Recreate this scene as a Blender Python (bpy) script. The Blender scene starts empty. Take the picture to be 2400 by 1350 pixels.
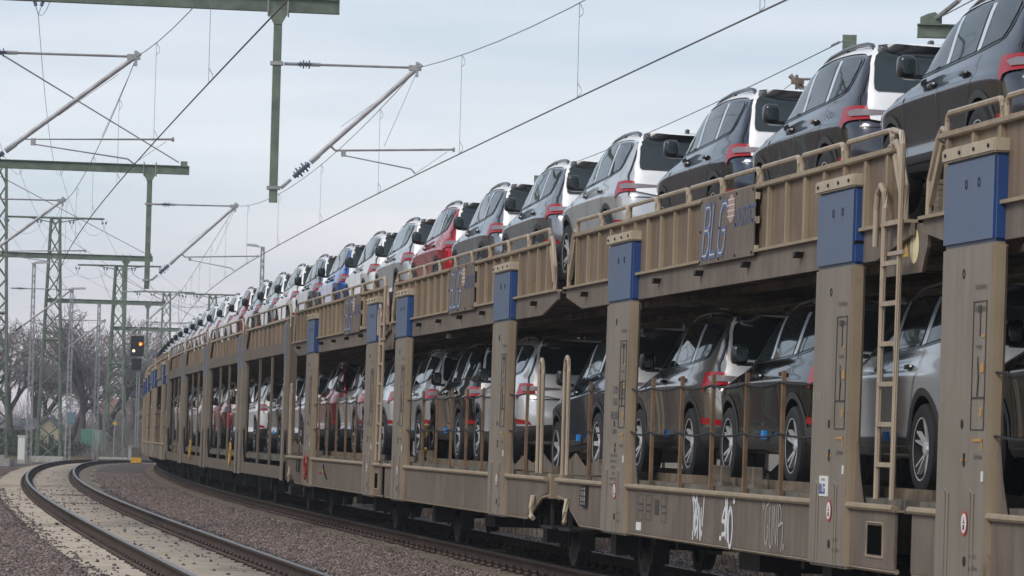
import bpy, bmesh, math, random
import numpy as np
from mathutils import Vector, Matrix
from mathutils.bvhtree import BVHTree
from mathutils.geometry import delaunay_2d_cdt
R = math.radians
random.seed(7); RNG = np.random.default_rng(7)
sc = bpy.context.scene
COL = sc.collection
# ------------------------------------------------------------ camera, sky, sun
HC = 1.51; F = 9500.0; PITCH = math.atan(353.6/F); ROLL = R(1.5)
cam_d = bpy.data.cameras.new("camera"); cam = bpy.data.objects.new("camera", cam_d); COL.objects.link(cam)
cam_d.sensor_width = 36; cam_d.lens = F/2400*36; cam_d.clip_start = .5; cam_d.clip_end = 9000
cam.matrix_world = Matrix.Translation((0, 0, HC)) @ Matrix.Rotation(R(90)+PITCH, 4, 'X') @ Matrix.Rotation(ROLL, 4, 'Z')
sc.camera = cam
cam_d.dof.use_dof = True; cam_d.dof.focus_distance = 52; cam_d.dof.aperture_fstop = 16
w = bpy.data.worlds.new("World"); sc.world = w; w.use_nodes = True
nt = w.node_tree; nt.nodes.clear()
def N(nt, t, **k):
    n = nt.nodes.new(t)
    for a, b in k.items(): setattr(n, a, b)
    return n
SUN_EL, SUN_AZ = R(38), R(226)     # azimuth clockwise from +Y
out = N(nt, 'ShaderNodeOutputWorld'); sky = N(nt, 'ShaderNodeTexSky', sky_type='NISHITA', sun_disc=False)
sky.sun_elevation = SUN_EL; sky.sun_rotation = SUN_AZ; sky.air_density = 1.5; sky.dust_density = 3
b1 = N(nt, 'ShaderNodeBackground'); b1.inputs[1].default_value = .1; nt.links.new(sky.outputs[0], b1.inputs[0])
tc = N(nt, 'ShaderNodeTexCoord'); sep = N(nt, 'ShaderNodeSeparateXYZ'); nt.links.new(tc.outputs['Generated'], sep.inputs[0])
ramp = N(nt, 'ShaderNodeValToRGB'); nt.links.new(sep.outputs[2], ramp.inputs[0])
e = ramp.color_ramp.elements; e[0].position = 0; e[0].color = (.70, .66, .69, 1); e[1].position = 1; e[1].color = (.60, .64, .72, 1)
for p, c in ((.03, (.83, .79, .815, 1)), (.065, (.80, .85, .895, 1)), (.105, (.68, .755, .84, 1)), (.2, (.50, .565, .65, 1)), (.45, (.40, .45, .53, 1))):
    x = ramp.color_ramp.elements.new(p); x.color = c
mp = N(nt, 'ShaderNodeMapping'); mp.inputs['Scale'].default_value = (5, 5, 42); nt.links.new(tc.outputs['Generated'], mp.inputs[0])
ns = N(nt, 'ShaderNodeTexNoise'); ns.inputs['Scale'].default_value = 1.3; ns.inputs['Detail'].default_value = 5; nt.links.new(mp.outputs[0], ns.inputs[0])
r2 = N(nt, 'ShaderNodeValToRGB'); nt.links.new(ns.outputs[0], r2.inputs[0])
r2.color_ramp.elements[0].position = .3; r2.color_ramp.elements[0].color = (.76, .85, .91, 1)
r2.color_ramp.elements[1].position = .7; r2.color_ramp.elements[1].color = (1.07, 1.05, 1.07, 1)
mx = N(nt, 'ShaderNodeMixRGB', blend_type='MULTIPLY'); mx.inputs[0].default_value = .9
nt.links.new(ramp.outputs[0], mx.inputs[1]); nt.links.new(r2.outputs[0], mx.inputs[2])
b2 = N(nt, 'ShaderNodeBackground'); b2.inputs[1].default_value = 1.0; nt.links.new(mx.outputs[0], b2.inputs[0])
ms = N(nt, 'ShaderNodeMixShader'); ms.inputs[0].default_value = .9
nt.links.new(b1.outputs[0], ms.inputs[1]); nt.links.new(b2.outputs[0], ms.inputs[2]); nt.links.new(ms.outputs[0], out.inputs[0])
sl = bpy.data.lights.new("sun", 'SUN'); sl.energy = 1.9; sl.angle = R(24); sl.color = (1, .95, .88)
so = bpy.data.objects.new("sun", sl); COL.objects.link(so)
sd = Vector((math.sin(SUN_AZ)*math.cos(SUN_EL), math.cos(SUN_AZ)*math.cos(SUN_EL), math.sin(SUN_EL)))
so.rotation_euler = sd.to_track_quat('Z', 'Y').to_euler()
sc.view_settings.view_transform = 'Standard'; sc.view_settings.look = 'None'; sc.view_settings.exposure = .18; sc.view_settings.gamma = 1
sc.cycles.max_bounces = 8; sc.cycles.sample_clamp_indirect = 6

# ------------------------------------------------------------ materials
MT = {}
def mat(name, col, rough=.6, metal=0., coat=0., var=0., vscale=4., vstretch=(1, 1, 1), bump=0., bscale=60., emit=None, col2=None, spec=.5, detail=5, dist=.02, coatr=.03):
    if name in MT: return MT[name]
    m = bpy.data.materials.new(name); m.use_nodes = True; t = m.node_tree; p = t.nodes['Principled BSDF']
    c = (*col, 1); p.inputs['Base Color'].default_value = c; p.inputs['Roughness'].default_value = rough
    p.inputs['Metallic'].default_value = metal; p.inputs['Coat Weight'].default_value = coat; p.inputs['Coat Roughness'].default_value = coatr
    p.inputs['Specular IOR Level'].default_value = spec
    if var or col2:
        co = N(t, 'ShaderNodeTexCoord'); mpp = N(t, 'ShaderNodeMapping'); mpp.inputs['Scale'].default_value = vstretch
        n = N(t, 'ShaderNodeTexNoise'); n.inputs['Scale'].default_value = vscale; n.inputs['Detail'].default_value = detail; n.inputs['Roughness'].default_value = .65
        t.links.new(co.outputs['Object'], mpp.inputs[0]); t.links.new(mpp.outputs[0], n.inputs[0])
        rp = N(t, 'ShaderNodeValToRGB'); t.links.new(n.outputs[0], rp.inputs[0])
        a, b = rp.color_ramp.elements; a.position = .33; b.position = .67
        if col2: a.color = (*col2, 1); b.color = c
        else:
            a.color = tuple(x*(1-var) for x in col)+(1,); b.color = tuple(min(1, x*(1+var)) for x in col)+(1,)
        t.links.new(rp.outputs[0], p.inputs['Base Color'])
    if bump:
        co = N(t, 'ShaderNodeTexCoord'); n = N(t, 'ShaderNodeTexNoise'); n.inputs['Scale'].default_value = bscale; n.inputs['Detail'].default_value = 4
        t.links.new(co.outputs['Object'], n.inputs[0]); bp = N(t, 'ShaderNodeBump'); bp.inputs['Strength'].default_value = bump; bp.inputs['Distance'].default_value = dist
        t.links.new(n.outputs[0], bp.inputs['Height']); t.links.new(bp.outputs[0], p.inputs['Normal'])
    if emit:
        p.inputs['Emission Color'].default_value = (*emit[0], 1); p.inputs['Emission Strength'].default_value = emit[1]
    MT[name] = m; return m
def streaky(name, col, dirt, amount=.5, streak=14, rough=.55, rust=.0):
    """painted steel: large blotches, vertical streaks of grime, a little rust"""
    m = bpy.data.materials.new(name); m.use_nodes = True; t = m.node_tree; p = t.nodes['Principled BSDF']
    co = N(t, 'ShaderNodeTexCoord')
    def noise(scale, st, det=5):
        mpp = N(t, 'ShaderNodeMapping'); mpp.inputs['Scale'].default_value = st
        n = N(t, 'ShaderNodeTexNoise'); n.inputs['Scale'].default_value = scale; n.inputs['Detail'].default_value = det; n.inputs['Roughness'].default_value = .6
        t.links.new(co.outputs['Object'], mpp.inputs[0]); t.links.new(mpp.outputs[0], n.inputs[0]); return n.outputs[0]
    def ramp(src, lo, hi):
        r_ = N(t, 'ShaderNodeMapRange'); r_.inputs['From Min'].default_value = lo; r_.inputs['From Max'].default_value = hi; t.links.new(src, r_.inputs[0]); return r_.outputs[0]
    def mixc(f, a, b):
        x = N(t, 'ShaderNodeMixRGB'); 
        if isinstance(f, float): x.inputs[0].default_value = f
        else: t.links.new(f, x.inputs[0])
        for i, v in ((1, a), (2, b)):
            if isinstance(v, tuple): x.inputs[i].default_value = (*v, 1)
            else: t.links.new(v, x.inputs[i])
        return x.outputs[0]
    def mul(a, k):
        x = N(t, 'ShaderNodeMath', operation='MULTIPLY'); t.links.new(a, x.inputs[0]); x.inputs[1].default_value = k; return x.outputs[0]
    s = ramp(noise(streak, (1, 1, .05), 7), .42, .80); b = ramp(noise(1.7, (1, 1, 1)), .4, .75)
    c = mixc(mul(s, amount), col, dirt); c = mixc(mul(b, amount*.7), c, dirt)
    g = ramp(noise(90, (1, 1, 1), 3), .62, .75); c = mixc(mul(g, .25), c, tuple(x*.5 for x in col))
    if rust:
        rr = ramp(noise(6, (1, 1, .35)), .63, .72); c = mixc(mul(rr, rust), c, (.11, .05, .025))
    t.links.new(c, p.inputs['Base Color']); p.inputs['Roughness'].default_value = rough
    bp = N(t, 'ShaderNodeBump'); bp.inputs['Strength'].default_value = .5; bp.inputs['Distance'].default_value = .012; t.links.new(noise(2.6, (1, 1, .7), 2), bp.inputs['Height']); t.links.new(bp.outputs[0], p.inputs['Normal'])
    MT[name] = m; return m

paint = streaky('wagon_paint', (.19, .152, .122), (.07, .05, .037), .72, 8, .5, .5)
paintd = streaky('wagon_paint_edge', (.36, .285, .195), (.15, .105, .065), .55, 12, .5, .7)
postm = streaky('post_paint', (.25, .215, .178), (.13, .105, .08), .5, 9, .5, .3)
bluem = streaky('blue_paint', (.10, .145, .24), (.14, .15, .17), .6, 9, .5, .12)
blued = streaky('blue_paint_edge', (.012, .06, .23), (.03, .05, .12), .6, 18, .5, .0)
capm = streaky('cap_paint', (.50, .43, .32), (.24, .18, .12), .5, 10, .5, .4)
ladm = streaky('tube_paint', (.44, .36, .27), (.2, .14, .09), .6, 12, .4, .5)
panelm = streaky('fence_panel', (.22, .155, .105), (.075, .048, .03), .85, 7, .5, .6)
deckd = mat('deck_underside', (.15, .11, .075), .7, var=.5, vscale=3)
floorm = mat('deck_floor', (.13, .115, .09), .7, var=.35)
slatp = streaky('slat_paint', (.17, .135, .105), (.07, .05, .036), .65, 8, .5, .5)
slatb = mat('slat_blue', (.12, .18, .30), .5, var=.3)
slatm = mat('stanchion_brown', (.17, .105, .06), .6, var=.35, vscale=5)
blackm = mat('running_gear_black', (.014, .013, .013), .6, var=.4)
wheelm = mat('wheel_steel', (.016, .014, .013), .55, var=.4)
shinym = mat('worn_steel', (.45, .43, .41), .3, metal=1)
yellowm = mat('yellow_paint', (.62, .36, .03), .5, var=.2)
redm = mat('red_paint', (.45, .03, .02), .45, var=.2)
whitem = mat('white_paint', (.72, .72, .70), .55)
greenm = mat('mast_green', (.135, .17, .13), .6, var=.3, vscale=3)
galvm = mat('galvanised_steel', (.36, .37, .38), .5, metal=.3, var=.2, vscale=8)
tubem = mat('grey_tube', (.34, .33, .34), .5, metal=.3, var=.25, vscale=6)
wirem = mat('wire_dark', (.06, .06, .065), .5)
wirel = mat('wire_grey', (.22, .22, .23), .5)
insm = mat('insulator_blue', (.10, .13, .19), .4)
textd = mat('stencil_dark', (.055, .05, .048), .7)
rubber = mat('tyre_rubber', (.018, .018, .02), .75)
rimm = mat('rim_alloy', (.72, .74, .77), .32, metal=.45, coat=.5)
rimd = mat('rim_black', (.012, .012, .013), .6)
glass = mat('car_glass', (.022, .034, .038), .03, spec=.65)
trimb = mat('trim_black', (.012, .012, .013), .3, coat=.4)
clad = mat('cladding_grey', (.045, .045, .047), .55)
film = mat('protective_film', (.80, .81, .83), .42, coat=.25, bump=.25, bscale=6, dist=.03, coatr=.2)
chromes = mat('pillar_strip', (.62, .69, .77), .35, coat=.4)
redl = mat('tail_lamp_red', (.33, .004, .012), .22, coat=.25)
whl = mat('tail_lamp_clear', (.20, .17, .185), .25, coat=.3)
blueclip = mat('blue_clip', (.02, .27, .75), .5)
concrete = mat('concrete', (.40, .38, .35), .85, var=.2, bump=.3)

# ------------------------------------------------------------ helpers
def link(o, parent=None):
    COL.objects.link(o)
    if parent is not None: o.parent = parent
    return o
def tag(o, label=None, cat=None, group=None, kind=None):
    if label: o['label'] = label
    if cat: o['category'] = cat
    if group: o['group'] = group
    if kind: o['kind'] = kind
    return o
def thing(name, label, cat, M=None, group=None):
    o = bpy.data.objects.new(name, None); COL.objects.link(o); o.empty_display_size = .2
    if M is not None: o.matrix_world = M
    return tag(o, label, cat, group)
def copy_tree(o, parent=None):
    c = o.copy(); COL.objects.link(c); c.parent = parent
    for ch in list(o.children): copy_tree(ch, c)
    return c
def T(*v): return Matrix.Translation(Vector(v))
class MB:
    def __init__(s): s.v = []; s.f = []; s.m = []
    def add(s, vs, fs, mi=0):
        n = len(s.v); s.v += [tuple(v) for v in vs]; s.f += [tuple(i+n for i in f) for f in fs]; s.m += [mi]*len(fs); return s
    def box(s, x0, x1, y0, y1, z0, z1, mi=0):
        if x0 > x1: x0, x1 = x1, x0
        if y0 > y1: y0, y1 = y1, y0
        if z0 > z1: z0, z1 = z1, z0
        return s.add([(x0, y0, z0), (x1, y0, z0), (x1, y1, z0), (x0, y1, z0), (x0, y0, z1), (x1, y0, z1), (x1, y1, z1), (x0, y1, z1)],
              [(0, 3, 2, 1), (4, 5, 6, 7), (0, 1, 5, 4), (1, 2, 6, 5), (2, 3, 7, 6), (3, 0, 4, 7)], mi)
    def prism(s, poly, y0, y1, mi=0):
        """polygon in x,z extruded along y"""
        a = sum(poly[i][0]*poly[(i+1) % len(poly)][1]-poly[(i+1) % len(poly)][0]*poly[i][1] for i in range(len(poly)))
        if a < 0: poly = poly[::-1]
        if y0 > y1: y0, y1 = y1, y0
        n = len(poly); vs = [(x, y0, z) for x, z in poly]+[(x, y1, z) for x, z in poly]
        fs = [tuple(range(n)), tuple(range(2*n-1, n-1, -1))]+[(i+n, (i+1) % n+n, (i+1) % n, i) for i in range(n)]
        return s.add(vs, fs, mi)
    def tube(s, pts, r, n=6, mi=0, r1=None, cap=True):
        pts = [Vector(p) for p in pts]; k = len(pts); rings = []
        up = Vector((.13, .21, 1)).normalized()
        for i, p in enumerate(pts):
            d = ((pts[min(i+1, k-1)]-p).normalized() if i < k-1 else Vector())+((p-pts[i-1]).normalized() if i else Vector())
            if d.length < 1e-9: d = Vector((0, 0, 1))
            d.normalize(); a = d.cross(up)
            if a.length < .05: a = d.cross(Vector((1, 0, 0)))
            a.normalize(); b = d.cross(a)
            rr = r if r1 is None else r+(r1-r)*i/(k-1)
            rings.append([p+a*math.cos(2*math.pi*j/n)*rr+b*math.sin(2*math.pi*j/n)*rr for j in range(n)])
        vs = [v for q in rings for v in q]; fs = []
        for i in range(k-1):
            for j in range(n): fs.append((i*n+j, (i+1)*n+j, (i+1)*n+(j+1) % n, i*n+(j+1) % n))
        if cap: fs += [tuple(range(n)), tuple(range((k-1)*n+n-1, (k-1)*n-1, -1))]
        return s.add(vs, fs, mi)
    def lathe(s, prof, c, axis='y', n=24, mi=0, a0=0, closed=False):
        """profile of (radius, offset along axis)"""
        vs = []; k = len(prof)
        for j in range(n):
            t = 2*math.pi*j/n
            for r, h in prof:
                p = (r*math.cos(t), r*math.sin(t))
                if axis == 'y': vs.append((c[0]+p[0], c[1]+h, c[2]+p[1]))
                elif axis == 'x': vs.append((c[0]+h, c[1]+p[0], c[2]+p[1]))
                else: vs.append((c[0]+p[0], c[1]+p[1], c[2]+h))
        fs = []
        for j in range(n):
            for i in range(k-1): fs.append((j*k+i, j*k+i+1, ((j+1) % n)*k+i+1, ((j+1) % n)*k+i))
        if closed: fs += [tuple(j*k for j in range(n)), tuple(j*k+k-1 for j in range(n-1, -1, -1))]
        return s.add(vs, fs, mi)
    def xf(s, M):
        s.v = [tuple(M @ Vector(v)) for v in s.v]; return s
    def build(s, name, mats, parent=None, smooth=False, bevel=0, M=None):
        me = bpy.data.meshes.new(name); me.from_pydata(s.v, [], s.f)
        if not isinstance(mats, (list, tuple)): mats = [mats]
        for m in mats: me.materials.append(m)
        if len(mats) > 1: me.polygons.foreach_set('material_index', s.m)
        bm = bmesh.new(); bm.from_mesh(me); bmesh.ops.recalc_face_normals(bm, faces=bm.faces)
        if bevel: bmesh.ops.bevel(bm, geom=[e_ for e_ in bm.edges if len(e_.link_faces) == 2 and e_.calc_face_angle(0) > R(30)], offset=bevel, segments=2, affect='EDGES', clamp_overlap=True)
        bm.to_mesh(me); bm.free()
        if smooth or bevel:
            me.polygons.foreach_set('use_smooth', [True]*len(me.polygons)); me.set_sharp_from_angle(angle=R(40))
        me.update()
        o = bpy.data.objects.new(name, me); link(o, parent)
        if M is not None: o.matrix_world = M if parent is None else M
        return o
def np_mesh(name, V, Fq, m, parent=None, smooth=False):
    me = bpy.data.meshes.new(name); k = Fq.shape[1]
    me.vertices.add(len(V)); me.vertices.foreach_set('co', V.astype(np.float32).ravel())
    me.loops.add(Fq.size); me.loops.foreach_set('vertex_index', Fq.astype(np.int32).ravel())
    me.polygons.add(len(Fq)); me.polygons.foreach_set('loop_start', np.arange(0, Fq.size, k, dtype=np.int32))
    me.update(calc_edges=True); me.validate()
    for mm in (m if isinstance(m, (list, tuple)) else [m]): me.materials.append(mm)
    if smooth: me.polygons.foreach_set('use_smooth', [True]*len(me.polygons))
    o = bpy.data.objects.new(name, me); return link(o, parent)
def text_mesh(s, size, depth=.002, shear=0., bold=0., sx=1.):
    """vertices, faces of a line of lettering, lying in x,y, centred"""
    cu = bpy.data.curves.new('lettering', 'FONT'); cu.body = s; cu.size = size; cu.shear = shear; cu.offset = bold
    cu.align_x = 'CENTER'; cu.align_y = 'CENTER'; cu.resolution_u = 2
    o = bpy.data.objects.new('lettering', cu); COL.objects.link(o); dg = bpy.context.evaluated_depsgraph_get()
    me = o.evaluated_get(dg).to_mesh(); vs = [(v.co.x*sx, v.co.y, 0) for v in me.vertices]; fs = [tuple(p.vertices) for p in me.polygons]
    o.evaluated_get(dg).to_mesh_clear(); bpy.data.objects.remove(o); bpy.data.curves.remove(cu)
    return vs, fs
# ------------------------------------------------------------ the line of the tracks
TAB = [(-60, -.15), (0, -.15), (40, -.155), (55, -.152), (75, -.147), (100, -.134), (130, -.113), (165, -.095), (200, -.078), (222, -.05), (245, 0), (260, .05), (280, .10), (320, .22), (420, .42)]
_Y = np.arange(-60, 420.01, .5); _S = np.interp(_Y, [a for a, b in TAB], [b for a, b in TAB])
_S = np.convolve(np.pad(_S, 20, mode='edge'), np.ones(41)/41, 'valid')
_X = np.concatenate([[0], np.cumsum((_S[1:]+_S[:-1])/2*.5)]); _X += -4.1-np.interp(53, _Y, _X)
def gz(Y): 
    Y = np.asarray(Y, float); d = np.clip(Y-120, 0, 160); q = -.45*(d/140)**2
    return q
SP = 4.84                                   # spacing of the two tracks
def track(Y, lat=0.):
    """point (x,y,z) beside the left track's centre at distance Y, lat metres to the right"""
    s = np.interp(Y, _Y, _S); x = np.interp(Y, _Y, _X); n = math.hypot(1, s)
    return Vector((x+lat/n, Y-lat*s/n, float(gz(Y))))
def heading(Y): return math.atan2(1, float(np.interp(Y, _Y, _S)))
def frame(Y0, Y1, lat, cant=R(.5)):
    """matrix of a body resting on the rails from Y0 to Y1: x forward, y left"""
    a, b = track(Y0, lat), track(Y1, lat); d = b-a; h = math.atan2(d.y, d.x); p = -math.asin(d.z/d.length)
    return T(*a) @ Matrix.Rotation(h, 4, 'Z') @ Matrix.Rotation(p, 4, 'Y') @ Matrix.Rotation(cant, 4, 'X')
def at(px, py, Y):
    """point of the place that stands at distance Y in the direction of a pixel of the photograph"""
    dx, dy = px-1200, py-675; c, s = math.cos(ROLL), math.sin(ROLL)
    u, v = dx*c+dy*s, -dx*s+dy*c
    cp, sp = math.cos(PITCH), math.sin(PITCH); dyy = F*cp+v*sp; dz = F*sp-v*cp
    return Vector((u/dyy*Y, Y, HC+dz/dyy*Y))
# ------------------------------------------------------------ the car
def ring_rows():
    # z by position (rear -> front), half width, rear x, front x
    ts = [.0, .12, .25, .40, .55, .70, .82, .92, 1.]
    rows = []
    def row(xr, xf, zs, y, wr=(.86, .95), wf=(.95, .80), rb=.05, fb=.10, ys=None):
        pts = []; n = len(ts); zz = lambda t: float(np.interp(t, [0, .25, .5, .75, .9, 1.], zs))
        yy = (lambda t: float(np.interp(t, [0, .25, .5, .75, .9, 1.], ys))) if ys else (lambda t: y)
        pts.append((xr-rb, 0, zz(0))); pts.append((xr-rb*.8, yy(0)*.5, zz(0))); pts.append((xr+.01, yy(0)*wr[0], zz(0)))
        for i, t in enumerate(ts):
            tt = .045+t*.90; w = 1
            if i == 0: w = wr[1]
            if i == 1: w = .99
            if i == n-1: w = wf[0]
            pts.append((xr+(xf-xr)*tt, yy(tt)*w, zz(tt)))
        pts.append((xf-.06, yy(1)*wf[1], zz(1))); pts.append((xf+fb*.5-.02, yy(1)*.45, zz(1))); pts.append((xf+fb*.6, 0, zz(1)))
        rows.append(pts)
    row(.35, 4.0, [.27]*6, 0); row(.30, 4.05, [.27]*6, .74)
    row(.14, 4.20, [.33, .27, .27, .27, .27, .26], .85)
    row(.04, 4.30, [.44, .41, .41, .41, .42, .44], .905)
    row(.03, 4.31, [.50, .475, .475, .475, .48, .50], .884)
    row(.00, 4.33, [.62, .62, .64, .64, .63, .58], .895)
    row(.03, 4.32, [.76, .82, .83, .83, .79, .70], .912)
    row(.045, 4.29, [.86, .905, .90, .89, .84, .77], .922, wr=(.85, .95))
    row(.085, 4.25, [.91, .935, .93, .92, .875, .81], .890, wr=(.85, .95))
    row(.12, 4.14, [1.00, 1.02, 1.00, .98, .93, .87], .865, ys=[.85, .875, .875, .865, .84, .80], wr=(.86, .96))
    row(.13, 3.80, [1.08, 1.075, 1.045, 1.03, 1.00, .965], .83, ys=[.80, .84, .845, .83, .80, .72], wr=(.87, .96))
    row(.16, 3.30, [1.14, 1.13, 1.11, 1.09, 1.07, 1.06], .80, ys=[.785, .82, .82, .81, .79, .74], fb=.2, wr=(.93, .98))
    row(.24, 2.92, [1.31, 1.32, 1.32, 1.31, 1.30, 1.29], .74, ys=[.735, .755, .765, .765, .745, .70], fb=.2, wr=(.95, .985))
    row(.31, 2.58, [1.47, 1.50, 1.51, 1.50, 1.49, 1.47], .66, ys=[.67, .69, .705, .70, .68, .63], fb=.18, wr=(.96, .99))
    row(.22, 2.42, [1.55, 1.585, 1.60, 1.595, 1.565, 1.53], .60, ys=[.58, .60, .615, .61, .59, .54], fb=.15, wr=(.95, .99))
    row(.28, 2.40, [1.565, 1.60, 1.615, 1.605, 1.58, 1.545], .28, fb=.14)
    row(.28, 2.40, [1.57, 1.605, 1.62, 1.61, 1.585, 1.55], 0)
    return rows
AX_R, AX_F, WR = .90, 3.52, .335
def make_body_mesh():
    rows = ring_rows(); nr, ns_ = len(rows), len(rows[0]); vs = []; fs = []; loopn = 2*ns_-2
    idx = {}
    for i, r in enumerate(rows):
        for j, p in enumerate(r):
            idx[i, j, 1] = len(vs); vs.append(p)
            if abs(p[1]) < 1e-6: idx[i, j, -1] = idx[i, j, 1]
            else: idx[i, j, -1] = len(vs); vs.append((p[0], -p[1], p[2]))
    for i in range(nr-1):
        for j in range(ns_-1):
            for sgn in (1, -1):
                q = [idx[i, j, sgn], idx[i, j+1, sgn], idx[i+1, j+1, sgn], idx[i+1, j, sgn]]
                if sgn == 1: q = q[::-1]
                q2 = []
                for a in q:
                    if a not in q2: q2.append(a)
                if len(q2) > 2: fs.append(tuple(q2))
    me = bpy.data.meshes.new('body_cage'); me.from_pydata(vs, [], fs)
    bm = bmesh.new(); bm.from_mesh(me); bmesh.ops.remove_doubles(bm, verts=bm.verts, dist=.0005); bmesh.ops.recalc_face_normals(bm, faces=bm.faces)
    cl = bm.edges.layers.float.new('crease_edge')
    bm.to_mesh(me); bm.free()
    o = bpy.data.objects.new('cage', me); COL.objects.link(o)
    sub = o.modifiers.new('s', 'SUBSURF'); sub.levels = 2; sub.render_levels = 2
    # wheel housings cut out of the body
    c = MB()
    for x in (AX_R, AX_F):
        for sg in (1, -1): 
            c.lathe([(.395, 0), (.395, .34)], (x, sg*(.62 if sg > 0 else .96), .345), 'y', 40, closed=True)
    co = c.build('cutter', trimb)
    bo = o.modifiers.new('b', 'BOOLEAN'); bo.operation = 'DIFFERENCE'; bo.object = co; bo.solver = 'EXACT'
    dg = bpy.context.evaluated_depsgraph_get(); out_me = bpy.data.meshes.new_from_object(o.evaluated_get(dg))
    sub_only = None
    o.modifiers.remove(bo); dg = bpy.context.evaluated_depsgraph_get(); whole = bpy.data.meshes.new_from_object(o.evaluated_get(dg))
    bpy.data.objects.remove(o); bpy.data.objects.remove(co)
    out_me.name = 'body'; out_me.materials.clear(); out_me.materials.append(None); out_me.materials.append(trimb)
    mi = []
    for p in out_me.polygons:
        c_ = p.center; ins = any(math.hypot(c_.x-ax, c_.z-.345) < .3965 for ax in (AX_R, AX_F)) and abs(c_.y) < .9 and abs(c_.y) > .6
        mi.append(1 if ins or c_.z < .29 else 0)
    out_me.polygons.foreach_set('material_index', mi)
    out_me.polygons.foreach_set('use_smooth', [True]*len(out_me.polygons)); out_me.set_sharp_from_angle(angle=R(38))
    bm = bmesh.new(); bm.from_mesh(whole); bvh = BVHTree.FromBMesh(bm); bm.free(); bpy.data.meshes.remove(whole)
    return out_me, bvh
BODY, BVH = make_body_mesh()
def smooth_poly(pts, n=3):
    """corner cutting, for rounded outlines"""
    for _ in range(n):
        q = []
        for i in range(len(pts)):
            a, b = pts[i], pts[(i+1) % len(pts)]
            q += [(a[0]*.8+b[0]*.2, a[1]*.8+b[1]*.2), (a[0]*.2+b[0]*.8, a[1]*.2+b[1]*.8)]
        pts = q
    return pts
def decal(poly, view='side', off=.004, res=.07, rounding=1, ang=0, mb=None, mirror=False, mi=0):
    """a skin that follows the body, bounded by a polygon seen from the side, the rear, above or the rear corner"""
    mb = mb or MB()
    if rounding: poly = smooth_poly(poly, rounding)
    p2 = []
    for i in range(len(poly)):
        a, b = poly[i], poly[(i+1) % len(poly)]; k = max(1, int(math.dist(a, b)/res))
        p2 += [(a[0]+(b[0]-a[0])*j/k, a[1]+(b[1]-a[1])*j/k) for j in range(k)]
    nb = len(p2); xs = [p[0] for p in p2]; ys = [p[1] for p in p2]
    ins = []
    for x in np.arange(min(xs)+res/2, max(xs), res):
        for y in np.arange(min(ys)+res/2, max(ys), res): ins.append((float(x), float(y)))
    V, E, Fc, *_ = delaunay_2d_cdt([Vector(p) for p in p2+ins], [(i, (i+1) % nb) for i in range(nb)], [list(range(nb))], 1, 1e-5)
    vs = []; ok = []
    for v in V:
        if view == 'side': o, d = Vector((v[0], 3, v[1])), Vector((0, -1, 0))
        elif view == 'rear': o, d = Vector((-3, v[0], v[1])), Vector((1, 0, 0))
        elif view == 'front': o, d = Vector((8, v[0], v[1])), Vector((-1, 0, 0))
        elif view == 'top': o, d = Vector((v[0], v[1], 4)), Vector((0, 0, -1))
        elif view == 'corner':
            d = Vector((math.cos(ang), -math.sin(ang), 0)); u = Vector((math.sin(ang), math.cos(ang), 0)); o = Vector((0, 0, 0))+u*v[0]-d*5; o.z = v[1]
        h, n, i, _ = BVH.ray_cast(o, d)
        if h is None: vs.append((0, 0, 0)); ok.append(False)
        else:
            if n.dot(d) > 0: n = -n
            vs.append(tuple(h-d*off*.6+n*off*.6)); ok.append(True)
    fs = [tuple(f) for f in Fc if all(ok[i] for i in f)]
    mb.add(vs, fs, mi)
    if mirror: mb.add([(x, -y, z) for x, y, z in vs], [f[::-1] for f in fs], mi)
    return mb
def mirrored(mb):
    m = MB(); m.v = [(x, -y, z) for x, y, z in mb.v]; m.f = [f[::-1] for f in mb.f]; m.m = list(mb.m); return m
def dome(mb, c, rx, ry, rz, n=8, k=6, mi=0):
    vs = []; fs = []
    for i in range(k+1):
        t = math.pi*i/k
        for j in range(n):
            a = 2*math.pi*j/n; e = .5
            f = lambda q: math.copysign(abs(q)**e, q)
            vs.append((c[0]+rx*f(math.sin(t))*f(math.cos(a)), c[1]+ry*f(math.sin(t))*f(math.sin(a)), c[2]+rz*f(math.cos(t))))
    for i in range(k):
        for j in range(n): fs.append((i*n+j, (i+1)*n+j, (i+1)*n+(j+1) % n, i*n+(j+1) % n))
    mb.add(vs, fs, mi); return mb
CM = {}    # car part meshes, shared by every car
def cpart(key, mb, mats, smooth=True):
    o = mb.build(key, mats, None, smooth); me = o.data; bpy.data.objects.remove(o); CM[key] = me; return me
DLO = [(3.12, 1.085), (2.72, 1.29), (2.42, 1.43), (2.15, 1.485), (1.6, 1.51), (1.0, 1.50), (.55, 1.475), (.42, 1.43), (.50, 1.24), (.62, 1.15), (1.2, 1.10), (2.2, 1.07), (3.0, 1.055)]
def cut(poly, x0, x1):
    """the slice of a polygon between two x"""
    def half(ps, x, keep):
        o = []
        for i in range(len(ps)):
            a, b = ps[i], ps[(i+1) % len(ps)]; ka, kb = keep(a[0]), keep(b[0])
            if ka: o.append(a)
            if ka != kb: t = (x-a[0])/(b[0]-a[0]); o.append((x, a[1]+(b[1]-a[1])*t))
        return o
    return half(half(poly, x0, lambda q: q >= x0), x1, lambda q: q <= x1)
inner = [(3.02, 1.10), (2.70, 1.275), (2.40, 1.41), (2.15, 1.465), (1.6, 1.49), (1.0, 1.48), (.58, 1.455), (.47, 1.415), (.55, 1.25), (.65, 1.17), (1.2, 1.12), (2.2, 1.09), (2.95, 1.075)]
def lean(poly, k=.12): return [(x-(z-1.08)*k, z) for x, z in poly]
cpart('window_frame', decal(DLO, off=.004, mirror=True), trimb)
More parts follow.
